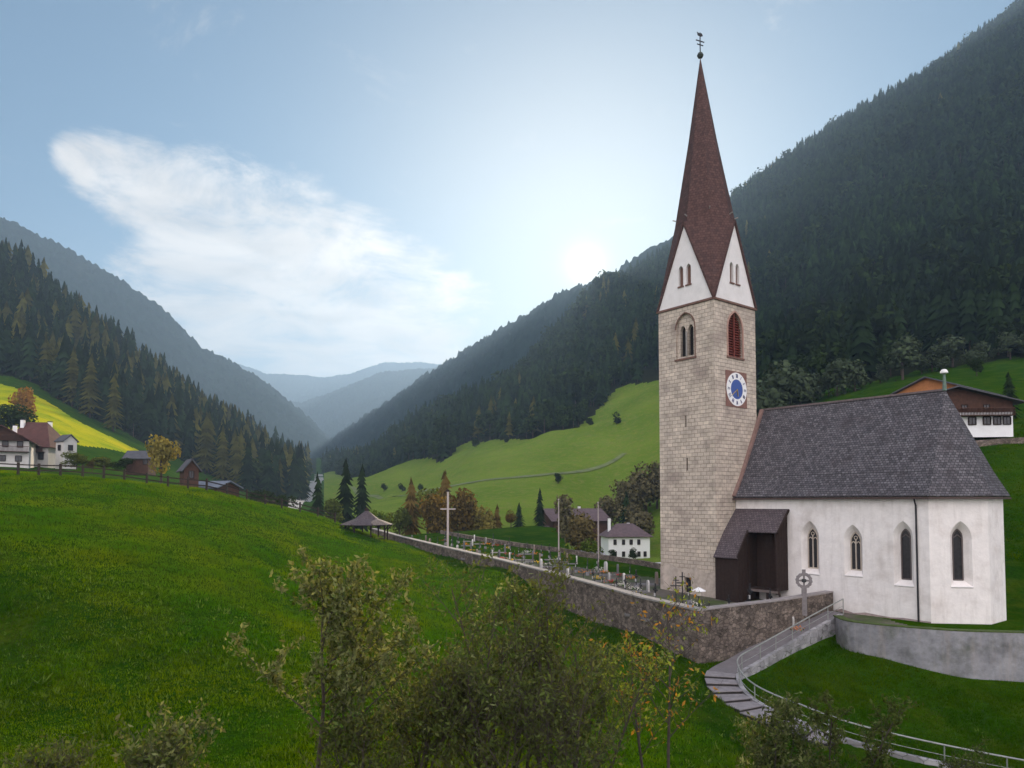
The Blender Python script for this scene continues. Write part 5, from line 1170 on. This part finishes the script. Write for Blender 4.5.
for px, D, pt_, m, lab, k in ((411, 132, 476, RUST, 'brown green larch at the left end of the rusty trees', 1), (428, 138, 484, OLIVE, 'olive tree low between the two tall rusty trees', 0), (445, 134, 469, RUST, 'tallest rust brown larch behind the field cross', 1), (463, 128, 484, RUST, 'broad rust brown tree right of the field cross', 0), (437, 122, 494, RUST, 'low rusty tree at the foot of the field cross', 0),
                              (480, 130, 496, GOLDF, 'golden brown tree in the middle of the rusty row', 0), (497, 132, 503, RUST, 'narrow red brown tree second from right in the rusty row', 1), (511, 130, 508, RUST, 'small red brown tree at the right end of the rusty row', 0), (400, 128, 505, OLIVE, 'small olive tree left of the rusty trees', 0)):
    (conifer_tree if k else round_tree)(px, D, pt_, lab, m=m, group=g2, name='larch_tree' if k else 'deciduous_tree', cat='larch' if k else 'tree', **({'rad': .24} if k else {'wid': .95}))
conifer_tree(540, 215, 487, 'dark spruce standing left of the big farmhouse', group='village trees'); conifer_tree(519, 205, 502, 'small dark bushy conifer on the meadow foot left of the farm', group='village trees', rad=.3)
round_tree(578, 128, 512, 'broad olive brown tree between the two flagpoles', mat('brown_olive_foliage', (.13, .10, .035), island=.35, trans=.3), 1.1, group='village trees'); round_tree(552, 120, 530, 'yellow green bush left of the first flagpole', GREENF, 1.3, 'bush', 'bush', 'village trees'); round_tree(592, 118, 536, 'green bush at the foot of the right flagpole', GREENF, 1.3, 'bush', 'bush', 'village trees')
round_tree(536, 118, 542, 'low green bush left of the flagpoles', OLIVE, 1.4, 'bush', 'bush', 'village trees'); round_tree(566, 170, 494, 'dark tree rising above the large farmhouse roof', MAUVE, .8, group='village trees')
for px, D, pt_, lab in ((607, 238, 488, 'brown tree at the left end behind the white village house'), (622, 262, 480, 'mauve brown tree behind the hipped roof'), (632, 252, 466, 'dark bare tree above the white village house'), (646, 256, 458, 'tall grey brown tree close to the tower edge'), (657, 262, 462, 'grey brown tree partly hidden by the tower'), (640, 215, 497, 'bare brown tree right of the hipped roof')):
    round_tree(px, D, pt_, lab, MAUVE, 1.0, group='bare brown trees beside the tower')
conifer_tree(626, 222, 490, 'dark spruce right behind the white village house', group='village trees', rad=.22)
round_tree(558, 300, 472, 'single dark round bush alone on the green meadow', BROAD, 1.3, 'bush', 'bush'); round_tree(601, 205, 545, 'small dark shrub before the white village house', BROAD, 1.2, 'bush', 'bush'); round_tree(612, 190, 548, 'dark garden shrub below the white house windows', BROAD, 1.2, 'bush', 'bush'); round_tree(633, 190, 547, 'dark garden shrub at the right corner of the white house', BROAD, 1.2, 'bush', 'bush')
for px, D, hh, lab in ((489, 505, 8, 'dark bush at the tip of the green meadow under the forest'), (476, 470, 7, 'dark bush left on the meadow edge under the forest'), (505, 455, 6, 'small bush on the upper meadow edge'), (402, 420, 6, 'lone bush on the far left of the green meadow'), (384, 455, 6, 'dark bush near the meadow foot behind the pavilion'), (420, 385, 5, 'small bush on the lower green meadow'), (617, 395, 7, 'bush on the meadow just left of the tower'), (590, 440, 7, 'bush below the forest edge left of the tower')):
    b_ = at(px, D); round_tree(px, D, HOR - (b_.z + hh) / D * F, lab, BROAD, 1.1, 'bush', 'bush', 'bushes on the green meadow', n=500, size=.055)
# left side
round_tree(161, 116, 431, 'golden green tree behind the fence beside the tiny dark hut', GOLDF, .85, pyb=486, n=1500); round_tree(20, 215, 385, 'round orange tree at the top of the yellow field', ORANGE, .9); round_tree(9, 190, 402, 'dark green bush above the farmhouse roof', BROAD, 1.7, 'bush', 'bush')
round_tree(76, 138, 450, 'rounded olive shrub in front of the annex house', OLIVE, 2.2, 'bush', 'bush', pyb=468); round_tree(104, 132, 455, 'olive hedge shrub behind the fence posts', OLIVE, 2.4, 'bush', 'bush', pyb=470); round_tree(124, 130, 457, 'darker hedge shrub left of the dark shed', BROAD, 2.2, 'bush', 'bush', pyb=471); round_tree(92, 140, 458, 'small rust shrub between the hedge shrubs', RUST, 1.4, 'bush', 'bush', pyb=470)
for px, D, pt_, lab in ((252, 150, 487, 'dark bush beyond the fence left of the road'), (268, 160, 484, 'grey green bush near the valley road'), (281, 155, 490, 'low dark bush beside the bend of the road'), (238, 140, 495, 'low bush right of the long grey shed'), (262, 128, 500, 'low dark shrub just beyond the fence end')): round_tree(px, D, pt_, lab, BROAD, 1.2, 'bush', 'bush', 'bushes near the valley road')
for px, D, pt_, lab in ((247, 300, 440, 'tall dark spruce at the forest foot'), (282, 330, 446, 'dark spruce at the right foot of the left forest'), (299, 345, 447, 'last dark spruce of the left forest above the road'), (268, 318, 443, 'dark spruce third from the right of the left forest')): conifer_tree(px, D, pt_, lab, group='spruces at the foot of the left forest', rad=.2)
for px, D, pt_, lab, m in ((112, 305, 372, 'big pale larch at the foot of the left forest', LARCH), (88, 312, 352, 'tallest pale larch above the yellow field', LARCH), (222, 320, 425, 'golden larch in the lower middle of the left forest', LARCH), (236, 318, 435, 'golden larch right of the others at the forest foot', LARCH), (205, 330, 410, 'pale larch centre of the forest foot', LARCH), (70, 318, 345, 'pale larch at the left of the forest foot', LARCH)): conifer_tree(px, D, pt_, lab, m=m, name='larch_tree', cat='larch', rad=.19, droop=.2, group='larches at the foot of the left forest')
# bush strip at the foot of the dark right mountainside
for i, px in enumerate(range(752, 1040, 13)):
    D = 232 - (px - 760) * .07 + rnd.uniform(-6, 6); 
    round_tree(px + rnd.uniform(-4, 4), D, wid=1.1, py_top=(392 if px < 900 else 372 - (px - 900) * .12) - rnd.uniform(12, 42), label='dark green broadleaf tree at the forest edge above the church roof', m=mat('dusky_foliage', (.045, .065, .03), island=.4, trans=.15), group='broadleaf trees at the forest edge', n=700, size=.045)
conifer_tree(1012, 122, 371, 'small dark cone shaped conifer right of the slate roofs', rad=.26, droop=.3); round_tree(980, 190, 358, 'rounded dark tree on the green slope above the barn', BROAD, 1.2)
# ------------------------------------------------------------------ foreground saplings and shrubs
def sapling(name, label, cat, px, D, py_top, leafm, spread=.35, stems=1, nleaf=3500, lsize=.05, seed=1, py_base=None, lean=0, bare=.25, vert=.7, group=None, leafm2=None):
    nleaf = int(nleaf * .95); lsize *= 1.95; b = at(px, D)
    if py_base: b.z = P(px, py_base, D).z
    h = P(px, py_top, D).z - b.z; r_ = random.Random(seed); t = thing(name, label, cat, tuple(b), 0, group); segs = []; twigs = []
    def grow(p, d, l, rad, lev):
        n = 4; pts = [p]; q = p
        for k in range(n):
            d = (d + Vector((r_.gauss(0, .09), r_.gauss(0, .09), r_.gauss(.03, .05)))).normalized(); q = q + d * l / n; pts.append(q)
        segs.append((pts, [rad * (1 - .75 * k / n) for k in range(n + 1)], lev))
        if lev >= 1:
            for a, c in zip(pts[:-1], pts[1:]): twigs.append((a, c, lev))
        if lev < 3:
            nb = {0: 11, 1: 6, 2: 3}[lev]
            for k in range(nb):
                f_ = (bare if lev == 0 else .15) + (1 - (bare if lev == 0 else .15)) * (k + r_.random() * .7) / nb; f_ = min(f_, .97); i = min(int(f_ * n), n - 1); pp_ = pts[i].lerp(pts[i + 1], f_ * n - i)
                a = r_.uniform(0, 6.283); el = vert if lev == 0 else r_.uniform(.1, .9); out = Vector((math.cos(a), math.sin(a), 0)); nd = (d * (.35 if lev else .2) + out * (1 - el * .5) + Vector((0, 0, el))).normalized()
                ll = l * ((spread * 1.25 * (1.15 - .65 * f_)) if lev == 0 else .55 * (1.1 - .5 * f_)); grow(pp_, nd, ll * r_.uniform(.75, 1.25), rad * .45 * (1.1 - .5 * f_), lev + 1)
    for s_ in range(stems):
        a = r_.uniform(0, 6.28); d = Vector((math.cos(a) * .22 * (stems > 1) + lean, math.sin(a) * .22 * (stems > 1), 1)).normalized(); off = Vector((math.cos(a), math.sin(a), 0)) * (.12 * h * (stems > 1)) * r_.random()
        grow(off - Vector((0, 0, .2)), d, h * (1 if s_ == 0 else r_.uniform(.7, .97)), .014 * h if stems == 1 else .010 * h, 0)
    m_ = MB()
    for pts, rr, lev in segs: 
        if lev <= 2 or r_.random() < .5: m_.tube(pts, [max(x, .004) for x in rr], 6 if lev == 0 else 3, cap=False)
    m_.build('trunk', BARK2, t, smooth=True)
    rn = np.random.default_rng(seed); W_ = np.array([{1: .5, 2: 1.0, 3: 1.5}[q[2]] * (q[1] - q[0]).length for q in twigs]); ix = rn.choice(len(twigs), nleaf, p=W_ / W_.sum())
    a_ = np.array([tuple(q[0]) for q in twigs])[ix]; c_ = np.array([tuple(q[1]) for q in twigs])[ix]; f_ = rn.uniform(0, 1, (nleaf, 1)); c = a_ + (c_ - a_) * f_ + rn.normal(0, lsize * .8, (nleaf, 3))
    u = rn.normal(size=(nleaf, 3)) + np.array([0, 0, .5]); u /= np.linalg.norm(u, axis=1)[:, None]; v = np.cross(u, rn.normal(size=(nleaf, 3))); v /= np.linalg.norm(v, axis=1)[:, None]; s = lsize * rn.uniform(.5, 1.3, (nleaf, 1))
    fold = np.cross(u, v) * s * .15
    V = np.stack([c - u * s, c - v * s * .42 + fold, c + u * s, c + v * s * .42 + fold], 1).reshape(-1, 3); Fq = np.arange(4 * nleaf).reshape(-1, 4)
    mts = (leafm,) if leafm2 is None else (leafm, leafm2); mi_ = None if leafm2 is None else (rn.uniform(0, 1, nleaf) < .35).astype(int)
    link('foliage', npmesh('foliage', V, Fq, mts, mi_), t); return t
BARK2 = mat('sapling_bark', (.07, .055, .045), var=.3, vscale=6)
SILV = mat('silvery_leaves', (.18, .20, .08), island=.4, trans=.35, rough=.8, spec=.1); DUSK = mat('dull_green_leaves', (.085, .115, .028), island=.45, trans=.35, rough=.8, spec=.1); PLUM = mat('brownish_leaves', (.085, .10, .028), island=.4, trans=.35, rough=.8, spec=.1); AUT = mat('orange_autumn_leaves', (.30, .16, .025), island=.35, trans=.35); LIME = mat('lime_leaves', (.15, .20, .03), island=.4, trans=.4)
sapling('sapling_tree', 'silvery leaved young tree standing alone left of the dark bushes', 'young tree', 318, 19.5, 590, SILV, .5, 1, 7500, .045, 11, bare=.25, vert=.5, leafm2=DUSK)
sapling('tall_shrub', 'tallest dark leafy shrub with slender upright stems in the bottom middle', 'shrub', 515, 22, 574, DUSK, .38, 3, 3600, .042, 12, bare=.08, vert=.75, group='dark shrubs at the bottom of the picture', leafm2=PLUM)
sapling('tall_shrub', 'dense brownish shrub right of the tallest one at the bottom', 'shrub', 556, 21.5, 588, PLUM, .38, 3, 3400, .042, 13, bare=.06, vert=.7, group='dark shrubs at the bottom of the picture', leafm2=DUSK)
sapling('tall_shrub', 'green grey shrub left of the tallest one at the bottom', 'shrub', 466, 21, 603, DUSK, .42, 3, 3000, .042, 14, bare=.06, vert=.7, group='dark shrubs at the bottom of the picture', leafm2=SILV)
sapling('tall_shrub', 'lower brownish shrub at the left of the dark bushes', 'shrub', 415, 20, 652, PLUM, .42, 3, 3400, .042, 15, bare=.1, vert=.6, group='dark shrubs at the bottom of the picture', leafm2=DUSK)
sapling('tall_shrub', 'lowest dusky shrub next to the silvery young tree', 'shrub', 372, 19, 690, PLUM, .5, 3, 2800, .04, 16, bare=.1, vert=.6, group='dark shrubs at the bottom of the picture', leafm2=DUSK)
sapling('tall_shrub', 'thin lime tinged shrub at the right of the dark bushes', 'shrub', 594, 22.5, 634, DUSK, .42, 3, 4000, .042, 17, bare=.15, vert=.7, group='dark shrubs at the bottom of the picture', leafm2=LIME)
sapling('rowan_sapling', 'sparse sapling with orange and yellow leaves below the churchyard wall', 'sapling', 662, 24, 604, LIME, .33, 2, 1000, .048, 18, bare=.28, vert=.6, leafm2=AUT)
sapling('hazel_shrub', 'leafy green shrub hiding the lower steps', 'shrub', 774, 27, 700, DUSK, .5, 3, 4200, .05, 19, bare=.1, vert=.5, leafm2=SILV)
sapling('willow_shrub', 'slender upright shrub in front of the handrail', 'shrub', 834, 26.5, 686, DUSK, .26, 2, 2600, .048, 20, bare=.1, vert=.7, leafm2=PLUM)
sapling('low_shrub', 'low dark shrub with pale leaf tips at the bottom left', 'shrub', 165, 18.5, 722, DUSK, .6, 4, 2600, .045, 21, bare=.05, vert=.5, leafm2=SILV)
sapling('low_shrub', 'very low dark shrub in the bottom left corner', 'shrub', 48, 18.5, 748, DUSK, .7, 4, 1600, .04, 22, bare=.05, vert=.4)
sapling('low_shrub', 'small dark bush at the bottom right below the path', 'shrub', 960, 31, 752, DUSK, .6, 4, 1500, .045, 23, bare=.05, vert=.4)
sapling('tall_shrub', 'short leafy shrub filling the gap below the tallest one', 'shrub', 500, 19.5, 668, DUSK, .55, 4, 2600, .04, 31, bare=.04, vert=.5, group='dark shrubs at the bottom of the picture', leafm2=PLUM)
sapling('tall_shrub', 'short brown leafy shrub right of the gap filling one', 'shrub', 556, 20, 676, PLUM, .55, 4, 2300, .04, 32, bare=.04, vert=.5, group='dark shrubs at the bottom of the picture', leafm2=DUSK)
sapling('tall_shrub', 'pale topped shrub between the silvery tree and the dark bushes', 'shrub', 432, 22, 636, SILV, .42, 3, 3600, .042, 33, bare=.06, vert=.6, group='dark shrubs at the bottom of the picture', leafm2=DUSK)
# mole mound / log on the meadow crest
lg = MB(); lg.tube([(-1.2, 0, .2), (0, .1, .32), (1.2, .3, .28)], [.25, .33, .2], 8); b = at(266, 98); lo_ = link('dead_branch_heap', lg.mesh('dead_branch_heap', BARK), None, (b.x, b.y, b.z)); tag(lo_, 'dark heap of cut branches on the meadow below the fence', 'branch heap')
V_, F_ = leafcloud(300, (0, .1, .35), (.7, .3, .18), .14, 5); link('twigs', npmesh('twigs', V_, F_, (BROAD,)), lo_)
# ------------------------------------------------------------------ grass
def grass(name, n, D0, D1, px0, px1, hmin, hmax, seed, m, pw=1.0, wd=.018):
    r_ = np.random.default_rng(seed); D = D0 * (D1 / D0) ** (r_.uniform(0, 1, n) ** pw); px = r_.uniform(px0, px1, n); x = (px - 512) / F * D
    k = ~inpoly(x, D, TERR)
    for p in PARR[::3]: k &= ((x - p[0]) ** 2 + (D - p[1]) ** 2) > 1.15 ** 2
    x, D = x[k], D[k]; z = height(x, D); n = len(x); sc_ = (.45 + D / 40)  # coarser clumps further off
    dens = .75 + .9 * vnoise(x / 2.3, D / 2.3, 61) + .6 * vnoise(x / .8, D / .8, 62); h = r_.uniform(hmin, hmax, n) * np.clip(dens, .35, 1.6) * np.minimum(.75 + D / 45, 1.9)
    V = []; 
    for q in range(3):
        a = r_.uniform(0, 6.283, n); w2 = wd * sc_ * r_.uniform(.7, 1.3, n); ox, oy = r_.normal(0, .05, n) * sc_, r_.normal(0, .05, n) * sc_; ln_ = r_.normal(0, .45, (n, 2)) * h[:, None]; hh = h * r_.uniform(.6, 1.1, n)
        p0 = np.stack([x + ox - np.cos(a) * w2, D + oy - np.sin(a) * w2, z - .03], -1); p1 = np.stack([x + ox + np.cos(a) * w2, D + oy + np.sin(a) * w2, z - .03], -1); p2 = np.stack([x + ox + ln_[:, 0], D + oy + ln_[:, 1], z + hh], -1)
        V.append(np.stack([p0, p1, p2], 1))
    V = np.concatenate(V, 0).reshape(-1, 3); o = link(name, npmesh(name, V, np.arange(len(V)).reshape(-1, 3), (m,))); tag(o, kind='stuff'); return o
GM1 = mat('grass_blades', (.017, .064, .002), island=.18, var=.22, vscale=.7, col2=(.044, .086, .003), c2scale=.16, c2lo=.40, c2hi=.66, trans=.5, rough=1, spec=0, tcol=(4.6, 3.2, .3))
tag(grass('grass', 330000, 13, 118, -60, 1090, .06, .17, 1, GM1, .85, .013), 'rough green grass covering the foreground meadow', 'grass')
tag(grass('weeds', 7000, 13, 40, -60, 1090, .08, .2, 2, mat('weed_leaves', (.09, .15, .03), island=.5, trans=.4, spec=.05), 1.0, .03), 'pale leafy weeds scattered through the foreground grass', 'weeds')
